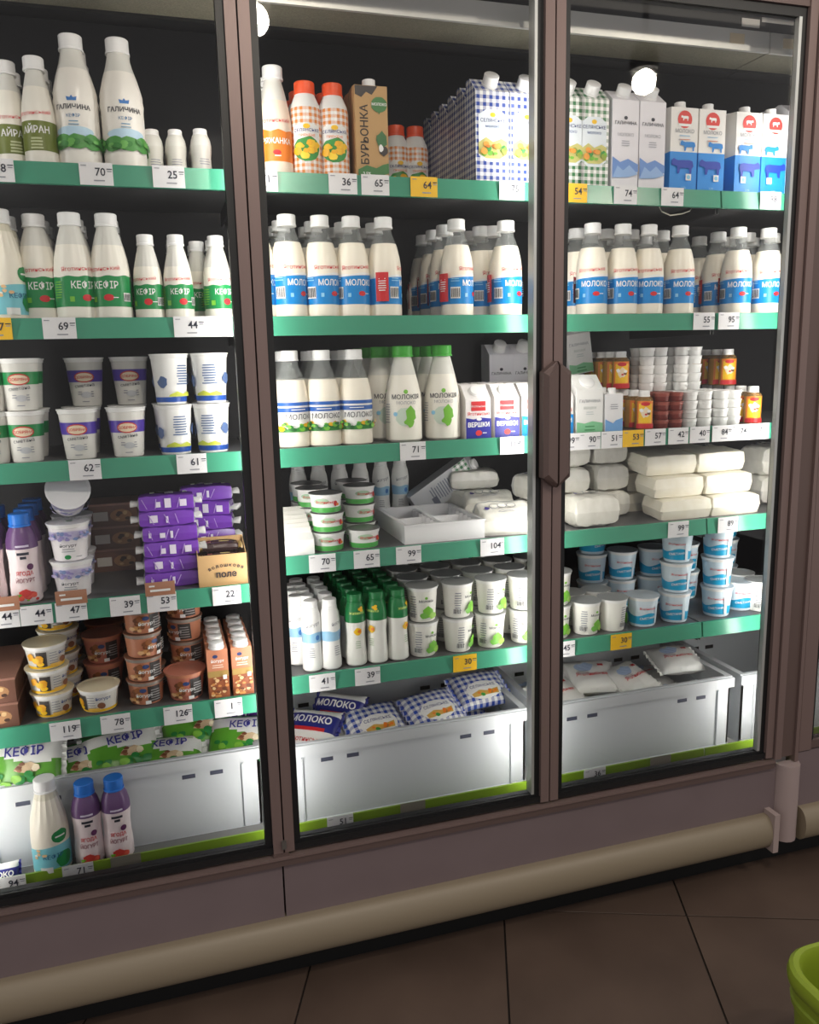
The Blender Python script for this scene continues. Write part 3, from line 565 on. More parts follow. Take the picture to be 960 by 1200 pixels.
def d_cream(p, H, R):
    p.ell(-0.012, 0.62*H, 0.022, 0.008, M((176, 206, 176))); p.text('Яготинська', 0.0, 0.52*H, 0.010, RED, 0.02); p.ell(0.028, 0.50*H, 0.006, 0.008, RED); p.ell(0.034, 0.44*H, 0.005, 0.004, ORANGE)
def d_tub(p, H, R):
    p.lines(-0.018, 0.74*H, 0.022, 9, GREYP, 0.0075, 0.003); p.barcode(-0.020, 0.22*H, 0.02, 0.018); p.text('Молокія', 0.020, 0.60*H, 0.010, TXT, 0.02); p.ell(0.020, 0.72*H, 0.004, 0.004, LEAF); p.ell(0.024, 0.30*H, 0.016, 0.018, LEAF, 12, 0.25, 4); p.ell(0.036, 0.20*H, 0.012, 0.010, M((160, 210, 90)), 12, 0.2, 7); p.ell(0.012, 0.22*H, 0.010, 0.009, M((120, 186, 80)), 10, 0.2, 2)
def d_btub(p, H, R):
    p.lines(0, 0.72*H, 0.035, 2, M((226, 236, 244)), 0.009, 0.003); p.text('Яготинська', 0, 0.60*H, 0.010, RSCRIPT, 0.01); p.text('СМЕТАНА', 0, 0.28*H, 0.010, WHITE, 0.02, 0.1); p.rect(0.03, 0.4*H, 0.010, 0.6*H, M((214, 230, 240)))

# soft packs
def pillow(name, w, d, h, colf, seed=1, nx=26, ny=18, cat='pack', draw=None, fin=0.0, wr=0.10, pw=3.0, ex=0.5):
    k = Kind(name, cat); rn = random.Random(seed); ph = [rn.uniform(0, 6.28) for _ in range(8)]
    def edge(u, v): return ((1-abs(u)**pw)*(1-abs(v)**pw))
    def zz(u, v):
        e = max(edge(u, v), 0)
        w_ = wr*(math.sin(7*u+3*v+ph[0])*0.5+math.sin(11*v-4*u+ph[1])*0.4+math.sin(17*u+ph[2])*0.25+0.3*math.sin(23*(u+v)+ph[3]))
        return (e**ex)*(1+w_*(0.35+0.65*(1-e)))*h/2
    v = []; f = []; ms = []; uv = []
    def shr(u, q): return 1-0.05*(1-abs(q))*0-0.04*math.sin(abs(u)*PI)*0
    for side in (1, -1):
        b = len(v)
        for j in range(ny+1):
            for i in range(nx+1):
                u = -1+2*i/nx; q = -1+2*j/ny; x = u*w/2*(1-0.035*(1-q*q)*abs(u)**6); y = q*d/2*(1-0.05*(1-u*u)*abs(q)**6)
                v.append((x, y, h/2+side*zz(u, q)*(1 if side > 0 else 0.96)))
        for j in range(ny):
            for i in range(nx):
                a = b+j*(nx+1)+i; q = (a, a+1, a+nx+2, a+nx+1); f.append(q if side > 0 else q[::-1])
                ms.append(colf((i+0.5)/nx, (j+0.5)/ny, side)); uv.append([(v[t][0], v[t][1]) for t in f[-1]])
    m = MB(); m.faces(v, f, ms, uv); body = k.add('body', m)
    if fin:
        m = MB()
        for s in (-1, 1):
            for t in range(14):
                y0, y1 = -d/2+d*t/14, -d/2+d*(t+1)/14; jz = lambda t: 0.003*(1 if t % 2 else -1)
                m.face([(s*w/2*0.965, y0, h/2+jz(t)), (s*w/2*0.965, y1, h/2+jz(t+1)), (s*(w/2+fin), y1, h/2+jz(t+1)*1.8), (s*(w/2+fin), y0, h/2+jz(t)*1.8)], colf(2.0, 0.5, 1))
        k.add('end_seal', m, body, 'crimped end seal')
    if draw:
        p = Print(lambda x, y, e: (x, y, h/2+zz(max(-1, min(1, 2*x/w)), max(-1, min(1, 2*y/d)))+e+0.0022)); draw(p, w, d); k.add('label_print', p, body)
    k.H = h; k.R = d/2; return k

# ================================================================== build the kinds
kMILK, kFARM, kGCAP, kKEF, kKEFS, kLEAF, kAYR, kTALL, kSMALL = milk(), milk_farm(), milk_green(), kefir(), kefir(0.205, 0.0355, True), leafb(), ayran(), tall(), smallb()
kRYAZ, kORB, kDRINK, kSLW, kSLG = ryaz(), orangeb(), drink(), slimw(), slimg()
GB = gingham('blue_gingham', (26, 62, 150), 0.0185); GG = gingham('green_gingham', (16, 112, 56), 0.0185); GB2 = gingham('blue_gingham_pouch', (24, 66, 165), 0.022)
kGB = slope_carton('milk_carton', 0.098, 0.070, 0.272, 0.232, GB, GB, 0.0205, CAPW, d_ging(False), 0.027)
kGG = slope_carton('milk_carton', 0.092, 0.070, 0.272, 0.232, GG, GG, 0.0205, CAPW, d_ging(True), 0.027)
kWC = slope_carton('milk_carton', 0.084, 0.070, 0.270, 0.236, M((232, 230, 236), 0.4), WHITE, 0.0205, CAPW, d_white, 0.025)
kBC = box_carton('milk_carton', 0.090, 0.065, 0.228, M((236, 234, 230), 0.4), 0.016, d_blue(1), 0.108, M((24, 138, 222), 0.4), -0.004); kBC2 = box_carton('milk_carton', 0.090, 0.065, 0.228, M((236, 234, 230), 0.4), 0.016, d_blue(-1), 0.108, M((24, 138, 222), 0.4), -0.004)
kKRA = box_carton('milk_carton', 0.086, 0.064, 0.224, KRAFT, 0.017, d_kraft, capx=0.0)
kVE = slope_carton('cream_carton', 0.076, 0.066, 0.152, 0.112, M((238, 234, 232), 0.4), WHITE, 0.019, CAPW, d_versh(NAVY), 0.006); kVE2 = slope_carton('cream_carton', 0.076, 0.066, 0.152, 0.112, M((238, 234, 232), 0.4), WHITE, 0.019, CAPW, d_versh(BLUE), 0.006)
kWG = slope_carton('cream_carton', 0.088, 0.070, 0.170, 0.128, M((234, 234, 232), 0.4), WHITE, 0.022, CAPW, d_wg, 0.005)
kSW = box_carton('cream_carton', 0.060, 0.05, 0.112, M((234, 234, 236), 0.4), 0.012, d_sw)
kGRA = box_carton('yogurt_carton', 0.056, 0.05, 0.138, SALMON, 0.020, d_gran); 
kCG = cup('sour_cream_cup', 0.126, 0.047, 0.036, OFFW, WHITE, ((0.50, 0.74, KGREEN, 0),), d_oval); kCP = cup('sour_cream_cup', 0.126, 0.047, 0.036, OFFW, WHITE, ((0.50, 0.74, M((84, 60, 170), 0.35), 0),), d_oval)
kCB = cup('sour_cream_cup', 0.128, 0.046, 0.037, WHITE, WHITE, ((0.05, 0.15, M((36, 84, 176), 0.35), 0),), d_bluetxt)
kCL = cup('yogurt_cup', 0.098, 0.050, 0.040, M((240, 236, 238), 0.35), M((226, 226, 232), 0.3), ((0.58, 0.80, M((206, 200, 228)), 0.01),), d_lilac)
kYF = cup('fruit_yogurt_cup', 0.066, 0.051, 0.042, OFFW, M((230, 220, 190), 0.3), ((0.05, 0.16, YELLOW, 0),), d_fruit); kGN = cup('granola_yogurt_cup', 0.066, 0.047, 0.042, SALMON, M((150, 110, 90), 0.3), (), d_granola, clear('tub_rim', (190, 180, 170), 0.6))
kGNB = cup('granola_yogurt_cup', 0.080, 0.053, 0.042, M((196, 120, 100), 0.4), M((190, 120, 100), 0.3), (), d_granola, SALMON)
kCM = cup('cream_cheese_cup', 0.054, 0.0445, 0.040, WHITE, M((90, 92, 90), 0.3), ((0.04, 0.30, M((84, 180, 84), 0.35), 0.0),), d_cream)
kTB = cup('yogurt_tub', 0.106, 0.046, 0.038, M((238, 237, 230), 0.35), LIDG, (), d_tub); kBT = cup('sour_cream_tub', 0.100, 0.050, 0.0405, M((214, 230, 240), 0.35), M((196, 206, 214), 0.3), ((0.10, 0.42, M((30, 160, 206), 0.35), 0.06),), d_btub)
kWS = cup('small_dessert_cup', 0.0272, 0.0235, 0.0215, M((238, 238, 236), 0.4), WHITE, n=16); kRS = cup('small_dessert_cup', 0.0272, 0.0235, 0.0215, M((120, 44, 36), 0.35), M((150, 70, 56), 0.3), n=16, rim=M((150, 70, 56), 0.3))
def amber():
    k = bottle('amber_drink_bottle', 'bottle', 0.118, 0.027, [(0.95, 0), (1, 0.03), (1, 0.74), (0.9, 0.80), (0.6, 0.85), (0.55, 0.89)], 0.74, 0.87, 0.62, CAPW, M((178, 132, 60), 0.25), clear('amber_clear', (170, 130, 76), 0.6), 20); H = k.H; p = Print(cyl(k.rf))
    p.rect(0.0, 0.42*H, 0.052, 0.62*H, ORANGE); p.rect(0, 0.42*H, 0.040, 0.50*H, YELLOW); p.ell(0, 0.66*H, 0.014, 0.006, RED); p.ell(0, 0.44*H, 0.012, 0.016, M((240, 220, 190)), 12, 0.2); p.blobs(-0.012, 0.012, 0.3*H, 0.55*H, 6, 0.003, 0.006, [BROWN, WHITE, RED], 3); p.rect(0, 0.09*H, 0.052, 0.12*H, RED); k.add('label_print', p, 0, 'orange and yellow label'); return k
kAMB = amber()
WF = noisy('wrinkled_film', (226, 224, 214), (240, 238, 230), 42, 0.3, 0.9); CC = noisy('cheese_wrap', (240, 234, 214), (250, 246, 232), 26, 0.35, 0.7); SIL = M((206, 208, 206), 0.3)
def d_chz(p, w, d):
    for x in (-0.028, -0.006, 0.018): 
        p.ell(x, 0.012, 0.013, 0.011, GREYP); p.ell(x, 0.012, 0.011, 0.009, WF)
    p.ell(-0.048, 0.0, 0.007, 0.006, M((70, 60, 130))); p.lines(0.0, -0.014, 0.05, 2, GREYP)
kCHZ = pillow('cheese_pack', 0.150, 0.110, 0.062, lambda u, v, s: WF if v < 0.86 else SIL, 3, draw=d_chz, wr=0.13, pw=7, ex=0.26)
kCCP = pillow('cottage_cheese_pack', 0.192, 0.115, 0.068, lambda u, v, s: CC, 5, wr=0.06, pw=10, ex=0.2)
PUR = M((116, 60, 176), 0.25)
def d_pur(p, w, d):
    p.rect(0.008, 0, 0.022, d*0.5, M((214, 206, 226))); p.rect(-0.035, 0.006, 0.012, 0.018, WHITE); p.rect(0.048, -0.004, 0.010, 0.012, WHITE); p.lines(-0.012, 0.012, 0.03, 2, M((190, 170, 210)))
def purple(seed):
    k = pillow('purple_snack_pack', 0.150, 0.060, 0.042, lambda u, v, s: PUR if 0.04 < u < 0.96 else WRAP, seed, draw=d_pur, fin=0.016, wr=0.16, pw=8, ex=0.22)
    p = Print(flat(-0.0292)); rn = random.Random(seed)
    for i in range(3): p.rect(rn.uniform(-0.055, 0.055), 0.021+rn.uniform(-.003, .003), rn.uniform(0.006, 0.018), rn.uniform(0.012, 0.026), M((226, 218, 236)))
    for i in range(3):
        x = rn.uniform(-0.06, 0.05); q = rn.uniform(-.014, .014); p.poly([(x, 0.008), (x+0.002, 0.008), (x+q+0.0025, 0.034), (x+q, 0.034)], M((176, 140, 214)))
    k.add('side_print', p, 0); return k
kPURS = [purple(q) for q in (7, 21, 34)]; kPUR = kPURS[0]
GP1 = M((96, 166, 50), 0.28); GP2 = M((40, 130, 60), 0.28); PW = M((236, 236, 232), 0.3)
def c_kef(u, v, s):
    if u > 1.5: return PW
    if v > 0.90: return GP2
    e = 0.57+0.09*math.sin(6*u+0.5)
    if v > e: return PW
    return GP1 if v > 0.10 or u < 0.6 else GP2
def d_kpouch(p, w, d):
    p.text('КЕФІР', 0.01, 0.022, 0.032, M((60, 60, 150)), 0.02); p.ell(0.02, -0.010, 0.034, 0.013, M((214, 186, 150)), 14, 0.2, 4); p.blobs(-0.01, 0.05, -0.018, 0.000, 6, 0.006, 0.010, [M((150, 96, 60)), M((234, 220, 190)), M((120, 70, 44))], 4); p.blobs(-0.08, 0.08, -0.06, -0.02, 12, 0.008, 0.016, [GP2, M((130, 190, 60))], 8)
kKP = pillow('kefir_pouch', 0.205, 0.150, 0.058, c_kef, 9, draw=d_kpouch, fin=0.010)
def d_gpouch(p, w, d):
    p.ell(0, -0.022, 0.062, 0.036, WHITE, 18); p.text('СЕЛЯНСЬКЕ', 0, -0.012, 0.015, M((40, 50, 120)), 0.01); p.poly([(-0.05, -0.034), (-0.02, -0.024), (0.01, -0.030), (0.05, -0.022), (0.046, -0.044), (-0.046, -0.046)], M((214, 170, 80))); p.blobs(-0.04, 0.04, -0.044, -0.03, 8, 0.005, 0.008, [ORANGE, GREEN, M((170, 120, 60))], 6)
kGP = pillow('milk_pouch', 0.185, 0.150, 0.055, lambda u, v, s: GB2, 12, draw=d_gpouch, fin=0.010)
kNP = pillow('milk_pouch', 0.165, 0.150, 0.05, lambda u, v, s: M((40, 46, 130), 0.28) if 0.45 < v < 0.85 else PW, 13, draw=lambda p, w, d: (p.text('МОЛОКО', -0.005, 0.018, 0.030, WHITE, 0.03), p.rect(0.0, -0.004, 0.10, 0.012, RED), p.text('Яготинське', 0, -0.045, 0.02, RSCRIPT, 0.01)), fin=0.008)
kWP = pillow('milk_pouch', 0.170, 0.150, 0.058, lambda u, v, s: PW, 15, draw=lambda p, w, d: (p.ell(-0.02, 0.02, 0.034, 0.022, M((176, 196, 226)), 14, 0.2), p.text('Яготинське', 0.0, -0.02, 0.02, RSCRIPT, 0.02), p.rect(0.04, 0.03, 0.02, 0.012, RED), p.lines(-0.03, 0.0, 0.05, 3, GREYP)), fin=0.010, wr=0.18)

# ================================================================== placing goods on the shelves
SHELFN = {'1': 'top shelf', '2': 'second shelf', '3': 'third shelf', '4': 'fourth shelf', '5': 'fifth shelf'}
DOORN = {'L': 'left door', 'M': 'middle door', 'R': 'right door'}
def row(k, sh, look, spots, n=1, dy=None, z=None, jit=0.0, rzs=None, group=None, stack=1, sr=0.0, bx=0.0):
    """spots: (pixel column at the base, depth y[, rows n, turn]); rows go straight back; stacks go up"""
    z0 = ZS[sh] if z is None else z; dd = dy or (2*k.R+0.006)
    grp = group or (look+' on '+SHELFN[sh[1]]+', '+DOORN[sh[0]]); many = len(spots) > 1
    for c, sp in enumerate(spots):
        px, y = sp[0], sp[1]; nn = sp[2] if len(sp) > 2 and sp[2] else n
        x = sx(px, y, z0)
        for r in range(nn):
            for s in range(stack if not isinstance(stack, (list, tuple)) else stack[c]):
                rn = random.uniform(-1, 1)
                rz = (sp[3] if len(sp) > 3 and r == 0 else 0.0)+rn*jit
                w = [look]
                if many: w.append(ORD[c]+' from left')
                if nn > 1: w.append('front row' if r == 0 else ORD[r]+' row back')
                st = stack if not isinstance(stack, (list, tuple)) else stack[c]
                if st > 1: w.append(('lower' if s == 0 else 'upper') if st == 2 else ORD[s]+' up')
                w.append(SHELFN[sh[1]]+' '+DOORN[sh[0]])
                put(k, (x+bx*r+random.uniform(-1, 1)*sr, y+r*dd, z0+s*(k.H+0.0003)), ', '.join(w), grp, rz)
T = math.radians
# --- top shelf
row(kAYR, 'L1', 'ayran bottle with olive label', [(18, 0.235, 2, T(20)), (51, 0.190, 3, T(-8))], dy=0.08)
row(kTALL, 'L1', 'tall white kefir bottle', [(96, 0.205, 3, T(-2)), (149, 0.205, 3, T(2))], dy=0.104, jit=0.1)
row(kSMALL, 'L1', 'small pale yogurt bottle', [(182, 0.30, 3, 0.2), (209, 0.29, 3, 0), (238, 0.27, 3, 0.3)], dy=0.06, jit=0.3)
row(kRYAZ, 'M1', 'white bottle with orange label', [(325, 0.195, 3, T(-10))], dy=0.095)
row(kORB, 'M1', 'orange-capped gingham milk bottle', [(361, 0.192, 3, T(-8)), (393, 0.192, 3, T(-8))], dy=0.082)
row(kKRA, 'M1', 'brown kraft milk carton', [(434, 0.185, 3, 0)], dy=0.07)
row(kORB, 'M1', 'dim gingham bottle far back', [(466, 0.52), (488, 0.52)], group='gingham bottles at the back of the top shelf')
row(kGB, 'M1', 'blue gingham milk carton', [(572, 0.185, 6, 0), (611, 0.185, 6, 0)], dy=0.074)
row(kGG, 'M1', 'green gingham milk carton', [(660, 0.185, 5, 0), (688, 0.185, 5, 0)], dy=0.074)
row(kWC, 'R1', 'white carton with blue mountains', [(724, 0.185, 5, 0), (755, 0.185, 5, 0)], dy=0.074)
row(kBC, 'R1', 'blue and white cow carton', [(792, 0.183, 5, 0), (824, 0.183, 5, 0)], dy=0.069)
row(kBC2, 'R1', 'mirrored blue and white cow carton', [(866, 0.183, 5, 0), (896, 0.183, 5, 0)], dy=0.069)
row(kWC, 'R1', 'white wrapped carton at right end', [(925, 0.185, 4, 0)], dy=0.074)
# --- second shelf
row(kLEAF, 'L2', 'white bottle with turquoise label', [(10, 0.20, 2, T(40))], dy=0.10)
row(kKEF, 'L2', 'large kefir bottle with green label', [(51, 0.235, 3, T(10)), (92, 0.200, 3, T(22)), (134, 0.200, 3, T(-14))], dy=0.098, jit=0.1)
row(kKEFS, 'L2', 'small kefir bottle with green label', [(177, 0.20, 2, T(-20)), (212, 0.192, 3, T(-2)), (236, 0.30, 2, T(8)), (258, 0.195, 2, T(15))], dy=0.078)
row(kMILK, 'M2', 'milk bottle with blue label', [(305, 0.20, 2, 0), (341, 0.20, 3, T(30)), (379, 0.20, 3, T(20)), (415, 0.20, 3, T(2)), (452, 0.20, 3, T(88)), (536, 0.20, 4, T(42)), (564, 0.305, 3, T(40)), (593, 0.20, 4, T(12))], dy=0.096, jit=0.08)
row(kSMALL, 'M2', 'dim small bottle far back', [(487, 0.50), (502, 0.47)])
row(kMILK, 'R2', 'milk bottle with blue label', [(693, 0.20, 3, T(-30)), (728, 0.20, 3, T(-14)), (758, 0.20, 3, T(-26)), (794, 0.20, 3, T(-16)), (861, 0.20, 3, T(-30)), (896, 0.20, 3, T(-14)), (925, 0.20, 3, T(-30))], dy=0.096, jit=0.08)
# --- third shelf
row(kCG, 'L3', 'cream cup with green band', [(-5, 0.20, 2, 0), (33, 0.205, 2, 0)], stack=2, dy=0.106, jit=0.1, sr=0.003)
row(kCP, 'L3', 'cream cup with purple band', [(96, 0.205, 2, 0), (152, 0.205, 2, 0)], dy=0.13, jit=0.1, stack=1)
row(kCP, 'L3', 'purple-banded cup on upper tier', [(103, 0.335, 1, 0), (155, 0.335, 1, 0)], z=ZS['L3']+0.1263)
row(kCB, 'L3', 'blue-footed white cup', [(206, 0.202, 2, T(20)), (252, 0.202, 2, T(-30))], stack=2, dy=0.106, sr=0.003, jit=0.3)
row(kFARM, 'M3', 'striped-label farm milk bottle', [(344, 0.200, 3, T(12)), (381, 0.200, 3, T(-6)), (418, 0.200, 3, T(-8))], dy=0.097, jit=0.1)
row(kGCAP, 'M3', 'milk bottle with green cap', [(448, 0.30, 3, T(10)), (474, 0.205, 3, T(-8)), (519, 0.205, 4, T(-14))], dy=0.108)
row(kVE, 'M3', 'cream carton with navy base', [(556, 0.187, 4, 0), (589, 0.187, 4, 0)], dy=0.07)
row(kVE2, 'M3', 'cream carton with light blue base', [(620, 0.187, 4, 0)], dy=0.07)
row(kVE2, 'R3', 'cream carton beside door handle', [(652, 0.187, 2, 0)], dy=0.07)
row(kWG, 'R3', 'white cream carton with green hills', [(684, 0.19, 3, 0)], dy=0.074)
put(kWG, (sx(676, 0.44, ZS['R3']+0.17), 0.440, ZS['R3']+0.170), 'white green-hilled cream carton leaning on upper tier, third shelf right door', None, rot=(0, T(-8), 0))
row(kSW, 'R3', 'small white cream carton with blue foot', [(714, 0.18, 4, 0)], dy=0.054)
row(kAMB, 'R3', 'amber drink bottle with orange label', [(754, 0.185, 5, T(-22)), (881, 0.185, 5, T(-28))], dy=0.058)
row(kAMB, 'R3', 'amber bottle on second tier', [(727, 0.30, 4, T(-22)), (852, 0.30, 4, T(-26))], dy=0.058, z=ZS['R3']+0.119)
row(kRS, 'R3', 'red-brown dessert cup', [(774, 0.18, 4, 0), (790, 0.18, 4, 0)], dy=0.052, stack=4)
row(kWS, 'R3', 'lower-tier white dessert cup', [(807, 0.18, 4, 0), (824, 0.18, 4, 0), (843, 0.18, 4, 0), (858, 0.18, 4, 0)], dy=0.052, stack=4)
row(kWS, 'R3', 'upper-tier white dessert cup', [(757, 0.284, 2, 0), (772, 0.284, 2, 0), (797, 0.284, 2, 0), (812, 0.284, 2, 0)], dy=0.052, z=ZS['R3']+0.1096, stack=5)
row(kWC, 'M3', 'dim white carton at the back', [(583, 0.53), (610, 0.53), (640, 0.53)], group='white cartons at the back of the third shelf')
# --- fourth shelf
row(kDRINK, 'L4', 'blue-capped pink yogurt drink bottle', [(-8, 0.195, 3, T(4)), (33, 0.195, 4, T(8))], dy=0.08)
row(kCL, 'L4', 'yogurt cup with lilac pattern', [(88, 0.21, 2, 0)], stack=2, dy=0.112, jit=0.1)
put(kCL, (sx(80, 0.225, ZS['L4']+0.2), 0.255, ZS['L4']+0.238), 'lilac-patterned cup lying on its side atop cups, fourth shelf left door', None, rot=(T(62), 0, T(8)))
for s in range(6):
    put(kPURS[s % 3], (sx(203, 0.21, ZS['L4'])+random.uniform(-.004, .004), 0.215, ZS['L4']+s*0.0415), 'purple wrapped snack pack, %s from bottom of front stack, fourth shelf left door' % ORD[s], 'purple packs on the fourth shelf', random.uniform(-.06, .06), rot=(T(24) if False else 0, 0, random.uniform(-.06, .06)))
for s in range(6):
    put(kPURS[(s+1) % 3], (sx(245, 0.33, ZS['L4']+0.1), 0.330, ZS['L4']+s*0.0415), 'purple wrapped snack pack, %s from bottom of rear stack, fourth shelf left door' % ORD[s], 'purple packs on the fourth shelf', 0, rot=(0, 0, random.uniform(-.3, .3)))
def snackbox():
    k = Kind('cardboard_display_box', 'box'); w, d, h, t = 0.128, 0.10, 0.085, 0.002; m = MB()
    m.box(-w/2, w/2, -d/2, -d/2+t, 0, h, KRAFT); m.box(-w/2, w/2, d/2-t, d/2, 0, h+0.03, KRAFT); m.box(-w/2, w/2, -d/2+t, d/2-t, 0, t, KRAFT)
    for s in (-1, 1): m.prism_x([(-d/2+t, t), (d/2-t, t), (d/2-t, h+0.03), (-d/2+t, h)], s*w/2-(t if s > 0 else 0), s*w/2+(0 if s > 0 else t), KRAFT)
    b = k.add('box_body', m); p = Print(flat(-d/2))
    for i, (ch) in enumerate('волошкове'): 
        a = (i-4)*0.18; p.text(ch, 0.008+0.062*math.sin(a), 0.018+0.034*math.cos(a), 0.0135, M((40, 36, 48)), 0.02, -a*0.6)
    p.text('поле', 0.008, 0.024, 0.024, M((40, 36, 48)), 0.02); k.add('label_print', p, b); return k
kBOX = snackbox(); bx_ = sx(261, 0.20, ZS['L4']); put(kBOX, (bx_, 0.205, ZS['L4']), 'open cardboard box of chocolate bars at right end, fourth shelf left door', None)
CHO = M((58, 40, 40), 0.25)
kBAR = pillow('chocolate_bar', 0.110, 0.030, 0.026, lambda u, v, s: CHO if 0.08 < u < 0.92 else M((150, 120, 60), 0.3), 4, nx=16, ny=8, fin=0.004, draw=lambda p, w, d: (p.ell(0.01, 0, 0.014, 0.006, M((214, 190, 120))), p.rect(-0.03, 0, 0.012, 0.010, M((160, 60, 60)))))
for c in range(3):
    for s in range(4 if c else 3):
        put(kBAR, (bx_, 0.176+c*0.031, ZS['L4']+0.0035+s*0.0262), 'dark chocolate bar in cardboard box, %s layer, %s from front' % (ORD[s], ORD[c]), 'chocolate bars in the cardboard box')
# mid/right fourth shelf
def slotcard():
    k = Kind('slotted_carton', 'carton'); w, d, h = 0.115, 0.17, 0.105; m = MB()
    m.prism_x([(-d/2, 0), (d/2, 0), (d/2, h), (-d/2+0.03, h*0.52), (-d/2, h*0.40)], -w/2, w/2, WHITE); b = k.add('carton_body', m)
    for i in range(6):
        t = i/6; y = -d/2+0.03+(d-0.05)*t; z = h*0.52+(h*0.48)*t; m = MB(); m.prism_x([(y, z-0.004), (y+0.016, z-0.004+0.008), (y+0.013, z+0.016), (y+0.010, z+0.016)], -w/2+0.002, w/2-0.002, OFFW); k.add('ridge', m, b)
    k.H = h; k.R = d/2; return k
kSLOT = slotcard(); put(kSLOT, (sx(345, 0.24, 1.181)-0.015, 0.238, 1.181), 'white ridged display carton at left end, fourth shelf middle door', None, T(0))
row(kCM, 'M4', 'cream cheese cup with green foot', [(385, 0.205, 1, 0), (427, 0.205, 1, 0.3)], stack=[3, 1], sr=0.003, jit=0.3)
row(kCM, 'M4', 'rear cream cheese cup', [(368, 0.31, 2, 0), (423, 0.305, 2, 0.3)], stack=3, sr=0.003, jit=0.3)
def tray():
    k = Kind('divided_tray', 'tray'); w, d, h, t = 0.245, 0.30, 0.052, 0.005; TW = M((236, 236, 238), 0.4); m = MB()
    m.box(-w/2, w/2, -d/2, d/2, 0, t, TW); k.add('tray_base', m)
    for a in ((-w/2, w/2, -d/2, -d/2+t), (-w/2, w/2, d/2-t, d/2), (-w/2, -w/2+t, -d/2+t, d/2-t), (w/2-t, w/2, -d/2+t, d/2-t)):
        m = MB(); m.box(*a, t, h, TW); m.box(a[0]-0.003, a[1]+0.003, a[2]-0.003, a[3]+0.003, h, h+0.004, TW); k.add('tray_wall', m)
    m = MB(); m.box(-0.004, 0.004, -d/2+t, d/2-t, t, h-0.004, TW); k.add('divider', m)
    m = MB(); m.box(-w/2+t, w/2-t, 0.02, 0.026, t, h-0.01, TW); k.add('divider', m)
    for x in (-w/2+t+0.006, -0.010, 0.010, w/2-t-0.006):
        for i in range(8):
            m = MB(); y = -d/2+0.03+i*0.034; m.box(x-0.006, x+0.006, y-0.002, y+0.002, t, h-0.006, TW); k.add('rib', m)
    return k
kTRAY = tray(); put(kTRAY, (sx(505, 0.30, 1.19), 0.318, 1.181), 'empty white divided plastic tray, fourth shelf middle door', None, T(0))
xd = sx(520, 0.50, 1.25)
kTOP = slope_carton('milk_carton', 0.085, 0.064, 0.255, 0.225, M((190, 192, 196), 0.4), WHITE, 0.018, CAPW, lambda p, w, h: (p.lines(0.0, 0.62*h, 0.06, 9, M((120, 124, 140)), 0.009, 0.004), p.rect(0, 0.86*h, w*0.98, 0.24*h, GG), p.rect(0.02, 0.30*h, 0.03, 0.02, M((90, 94, 110)))), 0.012)
put(kTOP, (xd-0.10, 0.515, 1.225), 'grey lettered carton with gingham end toppled sideways behind the white tray', None, rot=(0, T(58), 0))
row(kTALL, 'M4', 'dim white bottle at back', [(372, 0.52), (405, 0.52), (440, 0.52)], dy=0.1) if False else None
row(kSLW, 'M4', 'dim pale bottle at the back', [(352, 0.55), (376, 0.55), (400, 0.55), (424, 0.55), (448, 0.55), (470, 0.55)], group='pale bottles at the back of the fourth shelf')
x1 = sx(588, 0.24, 1.2)
put(kCHZ, (x1, 0.235, 1.178), 'wrinkled white cheese pack in front, fourth shelf middle door', 'white cheese packs', rot=(T(24), 0, T(-10)), scale=(1.15, 1.1, 1.35))
put(kCHZ, (x1+0.01, 0.37, 1.185), 'wrinkled white cheese pack behind the front pack, fourth shelf middle door', 'white cheese packs', rot=(T(14), 0, T(-18)), scale=(1.1, 1.1, 1.5))
put(kCHZ, (x1+0.0, 0.50, 1.181), 'grey-white cheese pack at back beside the toppled carton', 'white cheese packs', rot=(0, 0, T(20)), scale=(1.1, 1, 1.5)); put(kCHZ, (x1+0.005, 0.50, 1.277), 'topmost grey-white cheese pack at back beside the toppled carton', 'white cheese packs', rot=(0, 0, T(-10)), scale=(1.1, 1, 1.0))
x2 = sx(640, 0.24, 1.2)
for i, z in enumerate((1.181, 1.262)): put(kCHZ, (x2, 0.30, z), 'white cheese pack behind the door handle post, %s' % ('lower', 'upper')[i], 'white cheese packs', rot=(0, 0, T(5)), scale=(0.9, 1, 1.25))
x3 = sx(690, 0.22, 1.2)
put(kCHZ, (x3, 0.215, 1.181), 'white cheese pack at bottom front, fourth shelf right door', 'white cheese packs', rot=(0, 0, 0), scale=(1.05, 1, 1.55))
for i in range(3): put(kCHZ, (x3-0.03, 0.335, 1.181+i*0.086), 'white cheese pack in left rear stack, %s up, fourth shelf right door' % ORD[i], 'white cheese packs', rot=(0, 0, T(4*i-4)), scale=(0.95, 1, 1.35))
for i in range(3): put(kCHZ, (x3+0.128, 0.335+0.01*i, 1.181+i*0.086), 'white cheese pack in second rear stack, %s up, fourth shelf right door' % ORD[i], 'white cheese packs', rot=(0, 0, T(6-5*i)), scale=(0.8, 1, 1.35))
for c, px in enumerate((792, 849)):
    for r in range(3):
        for s in range(3):
            y = 0.225+r*0.122+(0.026*s if r == 0 else 0)
            if r == 1 and s < 3: y += 0.055
            if r == 2: continue
            put(kCCP, (sx(px, 0.225, 1.2)+(-0.012*s if r == 0 else -0.01), y, 1.181+s*0.0690), 'cream cottage cheese pack, %s column, %s row, %s up, fourth shelf right door' % (('left', 'right')[c], ('front', 'rear')[r], ORD[s]), 'cream cottage cheese packs', rot=(T(5), 0, random.uniform(-.04, .04)))
for s in range(2): put(kCHZ, (sx(905, 0.3, 1.2), 0.33, 1.181+s*0.1), 'white cheese pack at far right end, %s, fourth shelf right door' % ('lower', 'upper')[s], 'white cheese packs', scale=(1, 1.2, 1.6))
